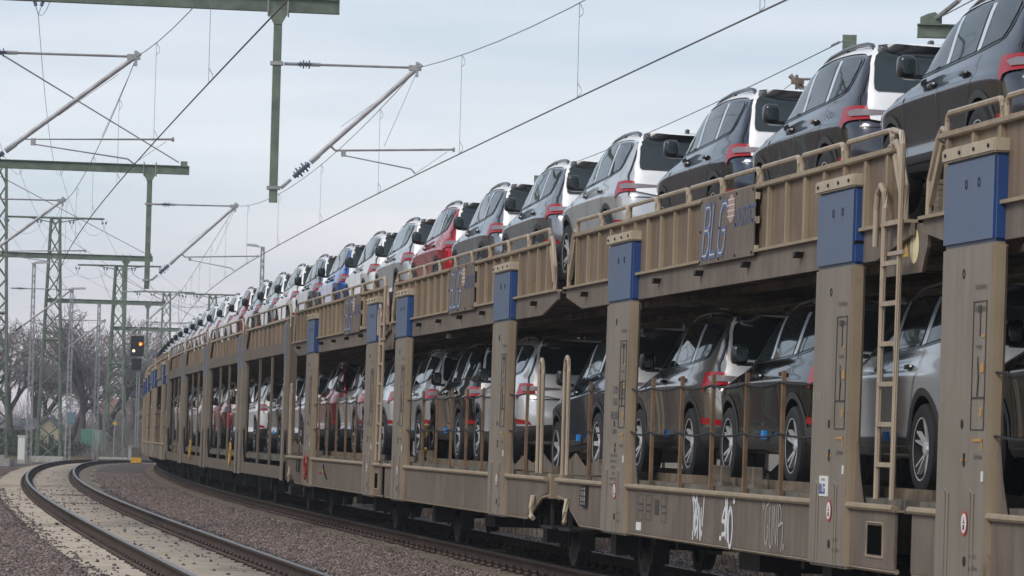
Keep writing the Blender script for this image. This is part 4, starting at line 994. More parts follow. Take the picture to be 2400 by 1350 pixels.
for nm, lat, sm in (('railway_track', 0, sleepm), ('railway_track', SP, sleepd)):
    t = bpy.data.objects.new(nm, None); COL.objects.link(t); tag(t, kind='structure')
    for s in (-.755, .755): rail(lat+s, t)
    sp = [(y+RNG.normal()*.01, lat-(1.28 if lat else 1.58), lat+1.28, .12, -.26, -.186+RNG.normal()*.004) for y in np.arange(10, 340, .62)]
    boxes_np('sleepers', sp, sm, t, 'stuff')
    cs = []
    for y in np.arange(30, 230, .62):
        for s in (-.755, .755):
            for d in (-1, 1):
                c = lat+s+d*.13; cs.append((y, c-.05, c+.05, .075, -.19, -.135)); cs.append((y, c-.02, c+.02, .03, -.135, -.10))
    boxes_np('rail_clips', cs, clipm, t, 'stuff')
# ------------------------------------------------------------ loose ballast stones
def stones(name, regions, cols, size=(.022, .05), zb=-.222):
    P = []; 
    for (y0, y1, l0, l1, dens) in regions:
        n_ = int((y1-y0)*abs(l1-l0)*dens); y = RNG.uniform(y0, y1, n_); l = RNG.uniform(l0, l1, n_)
        s = np.interp(y, _Y, _S); nn = np.hypot(1, s); x = np.interp(y, _Y, _X)+l/nn
        P.append(np.stack([x, y-l*s/nn, gz(y)+zb], 1))
    P = np.concatenate(P); n_ = len(P)
    cube = np.array([(-1, -1, -1), (1, -1, -1), (1, 1, -1), (-1, 1, -1), (-1, -1, 1), (1, -1, 1), (1, 1, 1), (-1, 1, 1)], float)
    V = np.repeat(cube[None], n_, 0); V += RNG.uniform(-.45, .45, V.shape); V[:, 4:, :2] *= RNG.uniform(.35, .85, (n_, 1, 1))
    sz = RNG.uniform(size[0], size[1], (n_, 1, 3))*np.array([1, 1, .7]); V *= sz*.62
    a = RNG.uniform(0, 6.283, n_); b = RNG.uniform(-.5, .5, n_); ca, sa, cb, sb = np.cos(a)[:, None], np.sin(a)[:, None], np.cos(b)[:, None], np.sin(b)[:, None]
    x, y, z = V[..., 0].copy(), V[..., 1].copy(), V[..., 2].copy(); y, z = y*cb-z*sb, y*sb+z*cb; x, y = x*ca-y*sa, x*sa+y*ca
    V = np.stack([x, y, z], -1)+P[:, None]; V[..., 2] += RNG.uniform(.0, .02, (n_, 1))
    fq = np.array([(0, 3, 2, 1), (4, 5, 6, 7), (0, 1, 5, 4), (1, 2, 6, 5), (2, 3, 7, 6), (3, 0, 4, 7)]); Fq = (fq[None]+8*np.arange(n_)[:, None, None]).reshape(-1, 4)
    m = bpy.data.materials.new(name); m.use_nodes = True; t = m.node_tree; p = t.nodes['Principled BSDF']; p.inputs['Roughness'].default_value = .9; p.inputs['Specular IOR Level'].default_value = .25
    g = N(t, 'ShaderNodeNewGeometry'); rp = N(t, 'ShaderNodeValToRGB'); rp.color_ramp.interpolation = 'LINEAR'; t.links.new(g.outputs['Random Per Island'], rp.inputs[0]); el = rp.color_ramp.elements
    el[0].position = 0; el[0].color = (*cols[0], 1); el[1].position = 1; el[1].color = (*cols[-1], 1)
    for i, c in enumerate(cols[1:-1]): q = el.new((i+1)/(len(cols)-1)); q.color = (*c, 1)
    t.links.new(rp.outputs[0], p.inputs['Base Color'])
    o = np_mesh(name, V.reshape(-1, 3), Fq, m); return tag(o, kind='stuff')
SC = [(.055, .041, .040), (.15, .115, .105), (.25, .20, .18), (.11, .07, .062), (.34, .285, .26)]
stones('ballast_stones', [(38, 62, -5, -1.6, 430), (62, 95, -4, -1.65, 280), (95, 170, -4, -1.75, 110), (38, 62, 1.45, 3.35, 460), (62, 95, 1.5, 3.35, 300), (95, 160, 1.5, 3.35, 120), (38, 75, 3.35, 6.2, 170), (75, 130, 3.35, 6, 60), (38, 70, 6.2, 9, 60)], SC)
stones('stray_stones', [(40, 70, -1.7, 1.5, 6), (70, 110, -1.7, 1.5, 4), (42, 110, -1.7, -1.4, 40), (42, 110, 1.25, 1.5, 50), (90, 91.5, -.7, .7, 40), (101, 102.5, -.7, .7, 40), (80, 160, -.7, .7, 2)], [(.06, .05, .05), (.13, .10, .10), (.2, .17, .16)], (.018, .042), -.2)
# dry grass tufts on the verge beyond the train and left of the far curve
def blades(name, spots, n_, h, col, spread, parent=None, wd=.006, kind='stuff'):
    P = np.array(spots); i = RNG.integers(0, len(P), n_); B = P[i].copy(); B[:, :2] += RNG.normal(0, spread, (n_, 2))
    L = RNG.uniform(.4, 1, n_)*h; a = RNG.uniform(0, 6.283, n_); tl_ = RNG.uniform(.1, .6, n_)*L; d = np.stack([np.cos(a), np.sin(a)], 1); s = np.stack([-d[:, 1], d[:, 0]], 1)*wd
    v0 = B.copy(); v0[:, :2] -= s; v1 = B.copy(); v1[:, :2] += s; top = B.copy(); top[:, :2] += d*tl_[:, None]; top[:, 2] += L; mid = (B+top)/2; mid[:, 2] += L*.12
    m0 = mid.copy(); m0[:, :2] -= s*.8; m1 = mid.copy(); m1[:, :2] += s*.8; V = np.stack([v0, v1, m1, m0, top, top+.0005], 1).reshape(-1, 3)
    b = 6*np.arange(n_)[:, None]; Fq = np.concatenate([b+np.array([[0, 1, 2, 3]]), b+np.array([[3, 2, 5, 4]])], 0)
    o = np_mesh(name, V, Fq, mat(name+'_c', col[0], .9, col2=col[1], vscale=1.2), parent); return tag(o, kind=kind) if kind else o
sp = [track(RNG.uniform(30, 120), RNG.uniform(7.2, 14))+Vector((0, 0, -.22)) for _ in range(900)]
blades('dry_grass', sp, 26000, .22, ((.30, .22, .15), (.15, .10, .07)), .12)
sp = [Vector((RNG.uniform(-50, -8), RNG.uniform(212, 300), 0)) for _ in range(1500)]
sp = [Vector((p.x, p.y, float(gz(p.y))-.23)) for p in sp if p.x < track(p.y).x-3 or p.x > track(p.y).x+9]
blades('far_dry_grass', sp, 22000, .35, ((.28, .21, .12), (.16, .12, .06)), .5, wd=.015)
# ------------------------------------------------------------ overhead line
def PT(Y, lat, z): return track(Y, lat)+Vector((0, 0, z))
def insul(mb, a, b, t0, t1, n_=4, R_=.075, r=.03):
    a, b = Vector(a), Vector(b); mb.tube([a.lerp(b, t0), a.lerp(b, t1)], r, 6)
    L = (b-a).length
    for k in range(n_):
        t = t0+(t1-t0)*(k+.8)/(n_+.6); mb.tube([a.lerp(b, t), a.lerp(b, t+.012/L*1.5)], R_*(1 if k % 2 else .7), 10)
def cantilever(Y, lat, post_lat, label, grp='cantilever arms of the overhead line'):
    t = thing('cantilever_arm', label, 'cantilever', None, grp)
    A, B = PT(Y, post_lat+.08, 7.84), PT(Y, lat-.02, 7.86); C_, D = PT(Y, post_lat+.08, 5.70), PT(Y, lat+.06, 7.92)
    q = MB(); q.tube([A.lerp(B, .25), B], .022, 7); q.build('top_tube', tubem, t)
    q = MB(); insul(q, A, B, .10, .20); q.build('insulator', insm, t)
    q = MB(); q.tube([A, A.lerp(B, .10)], .03, 6); q.tube([A.lerp(B, .20), A.lerp(B, .27)], .035, 6); q.tube([C_, C_.lerp(D, .07)], .03, 6); q.tube([C_.lerp(D, .21), C_.lerp(D, .27)], .05, 7)
    q.box(B.x-.14, B.x+.08, B.y-.05, B.y+.05, B.z-.05, B.z+.04); q.box(B.x-.02, B.x+.03, B.y-.04, B.y+.04, B.z-.16, B.z+.1); q.build('clamp', galvm, t)
    q = MB(); q.tube([C_.lerp(D, .22), D], .040, 9); q.build('bracket_tube', tubem, t)
    q = MB(); insul(q, C_, D, .09, .20, 5, .10, .04); q.build('insulator', insm, t)
    E = C_.lerp(D, .345); Fp = PT(Y, lat+.66, 6.47); q = MB(); q.tube([E, PT(Y, post_lat+1.0, 6.38), Fp], .02, 6); q.tube([Fp-Vector((.02, 0, 0)), Fp+Vector((.02, 0, 0))], .04, 6); q.build('steady_tube', tubem, t)
    G = PT(Y, post_lat+1.15, 6.30); H = PT(Y, lat, 6.03)
    q = MB(); q.tube([G+Vector((0, 0, .08)), G, H.lerp(G, .06)+Vector((0, 0, .06)), H], .015, 5); q.box(G.x-.05, G.x+.03, G.y-.03, G.y+.03, G.z-.02, G.z+.1); q.build('steady_arm', tubem, t)
    q = MB(); q.tube([PT(Y, lat-.02, 7.78), PT(Y, lat-.55, 6.48)], .005, 4); q.tube([PT(Y, lat-.3, 7.55), PT(Y, lat-1.3, 6.8)], .004, 4); q.tube([PT(Y, lat+.55, 6.43), H], .004, 4); q.build('stay_wire', wirel, t)
    return t
def lattice(mb, c, z0, z1, w0, w1, rot, n_=12, r=.035, wy=None):
    """four tapered legs with zigzag bracing"""
    cr, sr = math.cos(rot), math.sin(rot)
    def P(i, z, f=1.):
        t = (z-z0)/(z1-z0); w_ = (w0+(w1-w0)*t)/2; v = (wy/w0 if wy else 1.)*w_
        sx_, sy_ = ((-1, -1), (1, -1), (1, 1), (-1, 1))[i % 4]; x, y = sx_*w_, sy_*v
        return Vector((c.x+x*cr-y*sr, c.y+x*sr+y*cr, z))
    for i in range(4): mb.tube([P(i, z0), P(i, z1)], r, 4)
    zs = [z0+(z1-z0)*(1-(1-k/n_)**1.0) for k in range(n_+1)]
    for k in range(n_):
        for i in range(4):
            a, b = (i, i+1) if k % 2 == 0 else (i+1, i)
            mb.tube([P(a, zs[k]), P(b, zs[k+1])], r*.55, 4)
    for z in (z0+.02, (z0+z1)/2, z1-.02): mb.tube([P(i, z) for i in range(5)], r*.8, 4)
def crossarm(t, c, z, half, rot, n_=4, low=.55):
    cr, sr = math.cos(rot), math.sin(rot); q = MB(); P = lambda l, zz: Vector((c.x+cr*l, c.y+sr*l, zz))
    q.tube([P(-half, z), P(half, z)], .06, 4); q.tube([P(-half*.6, z), P(0, z-.3), P(half*.6, z)], .03, 4)
    q.build('crossarm', greenm, t); ends = []
    for k in range(n_):
        l = -half+2*half*k/(n_-1); m_ = MB(); m_.tube([P(l-.16, z-.05), P(l, z-low)], .012, 4); m_.tube([P(l+.16, z-.05), P(l, z-low)], .012, 4)
        for s_ in (-.12, .12): m_.tube([P(l+s_, z-.16), P(l+s_*.6, z-.30)], .05, 7)
        m_.build('insulator', insm, t); ends.append(P(l, z-low))
    return ends
def portal(Y, mast_lat, end_lat, hb, drops, label, dlabel, mast=None, rot=0, zt=13.4, mlab=None):
    """mast + long cantilever beam over both tracks, carrying the hanging posts"""
    g = float(gz(Y)); t = thing('portal_mast', label, 'mast', None, 'portal masts of the overhead line')
    c = track(Y, mast_lat); h = heading(Y)-math.pi/2
    q = MB(); lattice(q, c, g-.2, g+zt, 1.35, .5, h, 13, .078); q.build('lattice_tower', greenm, t)
    q = MB(); q.box(c.x-.95, c.x+.95, c.y-.8, c.y+.8, g-.4, g+.12); q.build('concrete_base', concrete, t, bevel=.04)
    ends = crossarm(t, Vector((c.x, c.y, 0)), g+zt, 2.75, h)
    a, b = PT(Y, mast_lat-.35, hb+.02), PT(Y, end_lat, hb+.0); q = MB(); d = (b-a); 
    u = d.normalized(); nrm = Vector((-u.y, u.x, 0)); 
    for z0, z1, w_ in ((.105, .125, .08), (-.125, -.105, .08), (-.105, .105, .03)):
        q.add([p+nrm*s_*w_+Vector((0, 0, z)) for p in (a, b) for s_ in (-1, 1) for z in (z0, z1)], [(0, 1, 3, 2), (4, 6, 7, 5), (0, 4, 5, 1), (2, 3, 7, 6), (1, 5, 7, 3), (0, 2, 6, 4)])
    q.build('portal_beam', greenm, t)
    q = MB(); e_ = PT(Y, end_lat-.15, hb+.2); q.box(e_.x-.09, e_.x+.09, e_.y-.08, e_.y+.08, e_.z-.1, e_.z+.05); q.build('beam_bracket', greenm, t)
    q = MB()
    for s_ in (-.06, .06): q.tube([PT(Y+s_, end_lat-.3, hb+.22), PT(Y+s_*3, mast_lat, zt-.7)], .012, 5)
    q.build('stay_rod', wirel, t)
    for dl in drops:
        q = MB(); p0 = PT(Y, dl, 0); fx_, fy = math.sin(-h), math.cos(h)
        q.box(p0.x-.068, p0.x+.068, p0.y-.075, p0.y-.065, p0.z+5.45, p0.z+hb-.09); q.box(p0.x-.068, p0.x+.068, p0.y+.065, p0.y+.075, p0.z+5.45, p0.z+hb-.09); q.box(p0.x-.01, p0.x+.01, p0.y-.065, p0.y+.065, p0.z+5.45, p0.z+hb-.09)
        q.prism([(p0.x-.2, p0.z+hb-.10), (p0.x+.2, p0.z+hb-.10), (p0.x+.07, p0.z+hb-.34), (p0.x-.07, p0.z+hb-.34)], p0.y-.09, p0.y-.077)
        o = q.build('hanging_post', greenm, t)
        q = MB()
        for s_ in (-.17, .17):
            for yy in (-.1, .1): q.tube([(p0.x+s_, p0.y+yy, p0.z+hb-.2), (p0.x+s_, p0.y+yy, p0.z+hb+.2)], .012, 5)
        for z in (5.70, 7.84): q.box(p0.x-.11, p0.x+.11, p0.y-.1, p0.y+.1, p0.z+z-.03, p0.z+z+.03)
        q.build('clamp', tubem, o)
    return t, ends
PO = [(69, -3.6, 3.45, 8.85, 'portal mast nearest the camera, its beam end crossing the top of the picture'), (113.5, -3.6, 3.5, 8.82, 'second portal mast, beam with one hanging post left of the middle'),
      (184, -3.4, 3.6, 9.35, 'green lattice portal mast at the left edge of the picture'), (229, -2.95, 3.4, 8.9, 'green lattice portal mast between the white cabinet and the shed'),
      (264, -3.0, 3.6, 8.5, 'green lattice portal mast standing just left of the lit signal')]
FE = []
for i, (Y, ml, el, hb, lb) in enumerate(PO):
    t, ends = portal(Y, ml, el, hb, [2.4, -2.9] if i < 2 else [2.4], lb, '', zt=13.6 if i != 4 else 12.6); FE.append(ends)
    w_ = ['first', 'second', 'third', 'fourth', 'fifth'][i]
    cantilever(Y, SP, 2.45, 'cantilever arm over the train track on the %s portal from the camera' % w_)
    cantilever(Y, 0, -2.85, 'cantilever arm over the empty track on the %s portal from the camera' % w_)
# contact and messenger wires with droppers
SUP = [24.5]+[p[0] for p in PO]+[310]
for lat, lb in ((SP, 'over the train'), (0, 'over the empty track')):
    cw = MB(); ys = list(np.arange(24.5, 311, 2.5)); cw.tube([PT(y, lat, 6.0) for y in ys], .0105, 5); o = cw.build('contact_wire', wirem); tag(o, 'dark contact wire '+lb, 'wire', 'wires of the overhead line')
    mw = MB(); dr = []
    for a, b in zip(SUP[:-1], SUP[1:]):
        zf = lambda y: 7.86-.65*4*((y-a)/(b-a))*(1-(y-a)/(b-a)); k = 14
        mw.tube([PT(a+(b-a)*j/k, lat, zf(a+(b-a)*j/k)) for j in range(k+1)], .0075, 5, cap=False)
        nd = max(4, int((b-a)/9.2))
        for j in range(nd): y = a+(b-a)*(j+.5)/nd; dr.append((y, zf(y)))
    o = mw.build('messenger_wire', wirel); tag(o, 'upper messenger wire '+lb, 'wire', 'wires of the overhead line')
    for y, z in dr:
        q = MB(); q.tube([PT(y, lat, z), PT(y, lat, 6.0)], .0042, 4)
        for zz in (z-.1, 6.1): q.tube([PT(y, lat, zz+.1)+Vector((0, 0, 0)), PT(y, lat+.05, zz+.02), PT(y, lat+.05, zz-.04), PT(y, lat, zz-.09)], .005, 4)
        q.build('dropper', wirel, o)
# feeder wires
for j in range(4):
    q = MB(); pts = [FE[k][j] for k in range(5)]; near = pts[0]+(pts[0]-pts[1])*.6; pts = [near]+pts
    pts.append(pts[-1]+Vector((7-j, 45, 0)))
    for a, b in zip(pts[:-1], pts[1:]):
        k = 12; q.tube([a.lerp(b, i/k)-Vector((0, 0, 1.3*4*(i/k)*(1-i/k))) for i in range(k+1)], .0085, 4, cap=False)
    o = q.build('feeder_wire', wirel); tag(o, 'feeder wire strung from the mast crossarms, %s of the four' % ['leftmost', 'second from the left', 'third from the left', 'rightmost'][j], 'wire', 'feeder wires')
def wire(a, b, sag, r, label, group='loose span wires', m=wirel):
    q = MB(); k = 10; q.tube([a.lerp(b, i/k)-Vector((0, 0, sag*4*(i/k)*(1-i/k))) for i in range(k+1)], r, 4); o = q.build('span_wire', m); return tag(o, label, 'wire', group)
# lattice masts beyond the train
for px, Y, zt, lb in ((385, 300, 12.3, 'lattice mast with a wide crossarm behind the far train, left one'), (493, 300, 12.2, 'lattice mast with a wide crossarm behind the far train, right one')):
    c = at(px, 900, Y); g = float(gz(Y)); t = thing('lattice_mast', lb, 'mast', None, 'lattice masts beyond the train')
    q = MB(); lattice(q, c, g-.2, g+zt, 1.1, .5, .15, 13, .065); q.build('lattice_tower', greenm, t); e_ = crossarm(t, Vector((c.x, c.y, 0)), g+zt, 2.1, .12, 5)
    wire(e_[0], at(px-150, 640, 200), 1.5, .01, 'span wire running left from '+lb.replace('with a wide crossarm ', '')); wire(e_[-1], at(px+180, 900, 330), 1.5, .01, 'span wire running right from '+lb.replace('with a wide crossarm ', ''))
    if px == 385: PCm = e_
    else: wire(PCm[2], e_[2], .5, .01, 'span wire joining the two lattice masts beyond the train')
# a further far mast pair of the curve behind, low beams
for px0, px1, py, Y, lb in ((215, 370, 597, 250, 'upper'), (325, 450, 662, 285, 'lower')):
    a, b = at(px0, py, Y), at(px1, py+6, Y+2); 
# the right-hand line: mast plates, beam end and cantilever seen over the cars
Yr = 66; c = at(1990, 100, Yr); t = thing('steel_mast', 'green steel mast whose drilled plate top shows above the right-hand cars', 'mast')
q = MB(); q.box(c.x-.10, c.x+.10, Yr-.08, Yr-.06, -.3, c.z+.1); q.box(c.x-.10, c.x+.10, Yr+.06, Yr+.08, -.3, c.z+.1); q.box(c.x-.008, c.x+.008, Yr-.06, Yr+.06, -.3, c.z+.1); q.build('column', greenm, t)
q = MB(); q.box(c.x-.115, c.x+.115, Yr-.10, Yr-.08, c.z-.35, c.z+.12); pq = q.build('top_plate', greenm, t)
q = MB()
for i in range(3):
    for j in range(5): q.lathe([(.008, 0), (.008, -.006), (0, -.008)], (c.x-.06+i*.06, Yr-.10, c.z+.06-j*.07), 'y', 7)
q.build('bolt', blackm, pq)
far_a = at(1335, 385, 118); wire(Vector((c.x-.1, Yr-.05, c.z+.02)), far_a, .1, .011, 'grey anchor wire rising to the plate-topped mast at the right')
q = MB(); p0, p1 = Vector((c.x-.12, Yr-.05, c.z+.02)), far_a; d = (p1-p0).normalized(); q.tube([p0+d*.3, p0+d*1.1], .022, 6); o = q.build('wire_tensioner', galvm); tag(o, 'rusty tensioner on the anchor wire beside the plate-topped mast', 'tensioner')
c2 = at(1262, 423, 118); t = thing('steel_mast', 'far green steel mast whose plate top peeps over the white car roofs', 'mast')
q = MB(); q.box(c2.x-.11, c2.x+.11, 117.9, 118.1, -.3, c2.z+.12); q.build('column', greenm, t); q = MB(); q.box(c2.x-.13, c2.x+.13, 117.87, 117.9, c2.z-.3, c2.z+.14); q.build('top_plate', greenm, t)
wire(far_a, Vector((c2.x, 118, c2.z)), .0, .011, 'short anchor wire ending at the far plate-topped mast')
# beam end at the right with its hanging post
a = at(2150, 72, 70.5); b = Vector((a.x+9, a.y+1.3, a.z+.05)); t = thing('portal_mast', 'green portal beam end reaching in above the top right car', 'mast', None, 'portal masts of the overhead line')
q = MB(); q.box(a.x, b.x, a.y-.08, a.y+.08, a.z-.12, a.z-.10); q.box(a.x, b.x, a.y-.08, a.y+.08, a.z+.10, a.z+.12); q.box(a.x, b.x, a.y-.01, a.y+.01, a.z-.10, a.z+.10); q.build('portal_beam', greenm, t)
q = MB(); q.prism([(a.x+.05, a.z+.123), (a.x+.42, a.z+.123), (a.x+.42, a.z+.24), (a.x+.3, a.z+.33), (a.x+.18, a.z+.30), (a.x+.05, a.z+.24)], a.y-.06, a.y+.06); q.build('beam_bracket', greenm, t)
q = MB(); lattice(q, Vector((b.x-.3, a.y, 0)), -.3, a.z+4, 1.2, .5, 0, 13, .05); q.build('lattice_tower', greenm, t)
q = MB(); q.box(a.x+.85, a.x+.97, a.y-.07, a.y+.07, 5.4, a.z-.12); q.tube([(a.x+.8, a.y-.1, a.z-.2), (a.x+.8, a.y-.1, a.z+.28)], .014, 5); q.tube([(a.x+1.02, a.y-.1, a.z-.2), (a.x+1.02, a.y-.1, a.z+.2)], .014, 5); q.build('hanging_post', greenm, t)
wire(Vector((a.x+.4, a.y, a.z+.25)), at(2290, -5, 62), .0, .012, 'grey stay wire leaving the right-hand beam end towards the upper right')
q = MB(); p = Vector((a.x+.32, a.y-.02, a.z+.22)); p2 = Vector((a.x+.62, a.y-1, a.z+.45)); q.tube([p, p2], .045, 6); o = q.build('stay_clamp', galvm, t)
cx = at(1868, 192, 70.5); t = thing('cantilever_arm', 'cantilever arm head with rusty clamps showing between the two dark cars', 'cantilever', None, 'cantilever arms of the overhead line')
q = MB(); q.tube([cx+Vector((-.12, 0, .12)), cx+Vector((1.9, .2, -2.2))], .04, 8); q.build('bracket_tube', tubem, t)
q = MB(); q.tube([cx+Vector((-.1, 0, .05)), cx+Vector((2.3, .3, .12))], .024, 7); q.build('top_tube', tubem, t)
q = MB(); q.box(cx.x-.10, cx.x+.12, cx.y-.06, cx.y+.06, cx.z-.04, cx.z+.05); q.box(cx.x-.03, cx.x+.02, cx.y-.05, cx.y+.05, cx.z-.14, cx.z+.12); q.tube([cx+Vector((-.14, 0, .1)), cx+Vector((.12, 0, -.1))], .03, 6); q.build('clamp', mat('clamp_brown', (.16, .11, .08), .6, var=.4), t)
wire(cx+Vector((-.05, 0, 0)), at(1300, 475, 130), .5, .008, 'messenger wire running from the arm between the dark cars down behind the train')
# ------------------------------------------------------------ lamp posts, signal and small trackside things
def lamp_post(px, pyf, pyt, Y, label, head=True, hw=.85, dirn=1):
    p, tp = at(px, pyf, Y), at(px+10, pyt, Y); g = float(gz(Y)); t = thing('lamp_post', label, 'lamp post', None, 'trackside lamp posts')
    q = MB(); lattice(q, p, g-.25, tp.z, .26, .12, .4, 26, .022); q.build('pole', galvm, t)
    if head:
        x0 = p.x-.12; q = MB(); q.prism([(x0, tp.z), (x0+dirn*hw*.3, tp.z+.10), (x0+dirn*hw, tp.z+.12), (x0+dirn*hw*1.02, tp.z+.02), (x0, tp.z-.04)], Y-.13, Y+.13); q.build('lamp_head', mat('lamp_head', (.42, .43, .44), .5), t)
    return t
lamp_post(66, 1078, 617, 205, 'tall grey lamp post right of the white cabinet, leftmost lamp'); lamp_post(157, 1074, 678, 222, 'grey lamp post with a flat head just right of the sign board')
lamp_post(222, 1072, 712, 232, 'slender grey pole without a lamp head, right of the green sheds', head=False)
lamp_post(604, 1000, 578, 190, 'grey lamp post rising behind the train, its head against open sky', hw=-.62)
Ys = 238; p = at(318, 1079, Ys); g = float(gz(Ys)); t = thing('railway_signal', 'black railway signal with an amber and a white lamp lit', 'signal')
q = MB(); q.box(p.x-.10, p.x-.04, Ys-.05, Ys+.05, g-.2, p.z+7.2); q.box(p.x+.04, p.x+.10, Ys-.05, Ys+.05, g-.2, p.z+7.2)
for k in range(22): q.box(p.x-.04, p.x+.04, Ys-.02, Ys+.02, g+.3+k*.3, g+.34+k*.3)
q.build('signal_post', mat('signal_grey_green', (.22, .27, .25), .5), t)
sb = mat('signal_black', (.006, .007, .009), .6)
zc = at(322, 811, Ys).z; xc = at(322, 811, Ys).x; hh = .60; ww = .385
q = MB(); q.box(xc-ww, xc+ww, Ys-.16, Ys-.08, zc-hh, zc+hh); q.build('signal_board', sb, t, bevel=.03)
q = MB(); q.box(xc-ww*.7, xc+ww*.6, Ys-.08, Ys+.1, zc-hh, zc+hh); q.build('signal_case', sb, t)
z2 = at(321, 854, Ys).z; q = MB(); q.box(xc-.30, xc+.27, Ys-.18, Ys+.05, z2-.34, z2+.34); q.build('speed_indicator', sb, t, bevel=.03)
am = mat('amber_light', (.9, .25, .02), .3, emit=((1, .20, .015), 1.5)); wm = mat('white_light', (.9, .8, .5), .3, emit=((1, .82, .42), 1.5))
q = MB(); q.lathe([(.105, 0), (.10, -.03), (0, -.04)], (xc+.20, Ys-.162, zc+.12), 'y', 20); q.build('amber_lamp', am, t)
q = MB(); q.lathe([(.08, 0), (.07, -.02), (0, -.03)], (xc-.19, Ys-.162, zc-.29), 'y', 20); q.build('white_lamp', wm, t)
q = MB(); q.lathe([(.045, 0), (.04, -.02), (0, -.03)], (xc+.19, Ys-.205, zc+.10), 'y', 16); q.build('lamp_hot_spot', mat('amber_core', (1, .5, .05), .3, emit=((1, .5, .06), 2.)), t)
q = MB(); q.lathe([(.13, .0), (.13, -.10), (.115, -.10), (.115, 0)], (xc+.20, Ys-.162, zc+.13), 'y', 20); q.build('lamp_hood', sb, t)
q = MB(); q.box(p.x-.24, p.x+.30, Ys-.25, Ys+.25, g-.2, g+.75); q.build('signal_base', mat('signal_base_brown', (.10, .09, .07), .7), t)
q = MB(); q.box(p.x-.28, p.x+.34, Ys-.28, Ys+.28, g-.15, g+.16); q.build('yellow_band', yellowm, t)
def simple(name, label, cat, mb, m, group=None, bevel=0): o = mb.build(name, m, bevel=bevel); return tag(o, label, cat, group)
for px, pw, top, bot, Y, nm, lb, m_ in ((307, 5, 1046, 1077, 246, 'relay_box', 'small grey relay box standing left of the signal foot', galvm), (52, 8.5, 1023, 1076, 208, 'cabinet', 'white trackside cabinet at the foot of the leftmost lamp', whitem)):
    a, b = at(px, top, Y), at(px, bot, Y); w_ = pw/9500*Y; t = thing(nm, lb, 'cabinet')
    q = MB(); q.box(a.x-w_, a.x+w_, Y-.2, Y+.2, float(gz(Y))-.05, a.z); q.build('case', m_, t, bevel=.02)
    q = MB(); q.box(a.x-w_*1.12, a.x+w_*1.12, Y-.24, Y+.24, a.z, a.z+.05); q.build('lid', m_, t); q = MB(); q.box(a.x-w_*1.05, a.x+w_*1.05, Y-.22, Y+.22, float(gz(Y))-.3, float(gz(Y))-.05); q.build('plinth', concrete, t)
# sign board on bars
Y = 221; a, b = at(158, 966, Y), at(176, 992, Y); t = thing('sign_board', 'blue-grey sign board on two bars, right of the shed', 'sign'); q = MB(); q.box(a.x, b.x, Y-.04, Y, b.z, a.z); q.build('board', mat('board_blue_grey', (.13, .20, .24), .6), t, bevel=.01)
q = MB(); q.box(a.x-.75, b.x, Y-.0, Y+.03, a.z-.02, a.z+.01); q.box(a.x-.6, b.x, Y, Y+.03, b.z-.02, b.z+.01); q.box(a.x-.06, a.x-.02, Y, Y+.05, float(gz(Y))-.3, a.z+.1); q.build('bracket', galvm, t)
Y = 258; a = at(268, 996, Y); t = thing('triangle_sign', 'small orange triangular sign beside the mast left of the signal', 'sign'); q = MB(); q.prism([(a.x-.14, a.z+.1), (a.x+.14, a.z-.03), (a.x+.14, a.z+.25)], Y-.02, Y); q.build('plate', yellowm, t); q = MB(); q.box(a.x-.02, a.x+.02, Y, Y+.03, float(gz(Y))-.3, a.z+.3); q.build('post', galvm, t)
# concrete troughs at the far left
Y = 190; a = at(8, 1084, Y); q = MB(); q.box(a.x-.5, a.x+.25, Y-.6, Y+.6, float(gz(Y))-.3, a.z+.18); q.box(a.x-.5, a.x+.1, Y-.3, Y+.3, a.z+.18, a.z+.35); simple('concrete_block', 'stepped pale concrete block at the left edge beside the track', 'concrete block', q, concrete, bevel=.03)
# litter on the ballast
p = at(530, 1243, 60.6); t = thing('crumpled_cup', 'crumpled white and blue cup lying on the ballast between the tracks', 'litter')
p.z = -.19; q = MB(); q.lathe([(.030, -.05), (.040, .045), (.043, .05), (.037, .045), (.027, -.05)], (p.x, p.y, p.z+.03), 'x', 14, closed=False); q.lathe([(.0, -.05), (.03, -.05)], (p.x, p.y, p.z+.03), 'x', 14); q.build('cup', whitem, t)
q = MB(); q.lathe([(.033, -.045), (.036, -.01)], (p.x, p.y, p.z+.03), 'x', 14); q.build('blue_print', mat('cup_blue', (.12, .3, .5), .5), t)
# sheds and the long low roof
cream = mat('cream_plaster', (.50, .43, .30), .8, var=.12); roofm = mat('grey_roof', (.15, .15, .155), .8, var=.2); darkw = mat('dark_opening', (.03, .03, .035), .4)
Y = 335; a, b = at(84, 1052, Y), at(136, 1052, Y); g = float(gz(Y))-.25; zt = at(110, 980, Y).z; ze = at(90, 1005, Y).z
t = thing('shed', 'cream gabled shed half hidden behind the left lattice mast', 'shed'); q = MB(); q.prism([(a.x, g), (b.x, g), (b.x, ze), ((a.x+b.x)/2, zt), (a.x, ze)], Y, Y+5); q.build('wall', cream, t)
for s_, (x0, z0, x1, z1) in enumerate((((a.x+b.x)/2, zt, a.x-.2, ze-.15), ((a.x+b.x)/2, zt, b.x+.2, ze-.15))): q = MB(); q.prism([(x0, z0+.02), (x1, z1+.02), (x1, z1+.09), (x0, z0+.11)], Y-.2, Y+5.2); q.build('roof', roofm, t)
q = MB(); q.box((a.x+b.x)/2+.1, (a.x+b.x)/2+.55, Y-.02, Y-.004, g, g+1.7); q.build('door', darkw, t)
Y = 345; a, b = at(-160, 1050, Y), at(78, 1050, Y); z1 = at(0, 1005, Y).z; z2 = at(0, 978, Y).z; t = thing('long_shed', 'long low building with a grey pitched roof at the far left behind bushes', 'building')
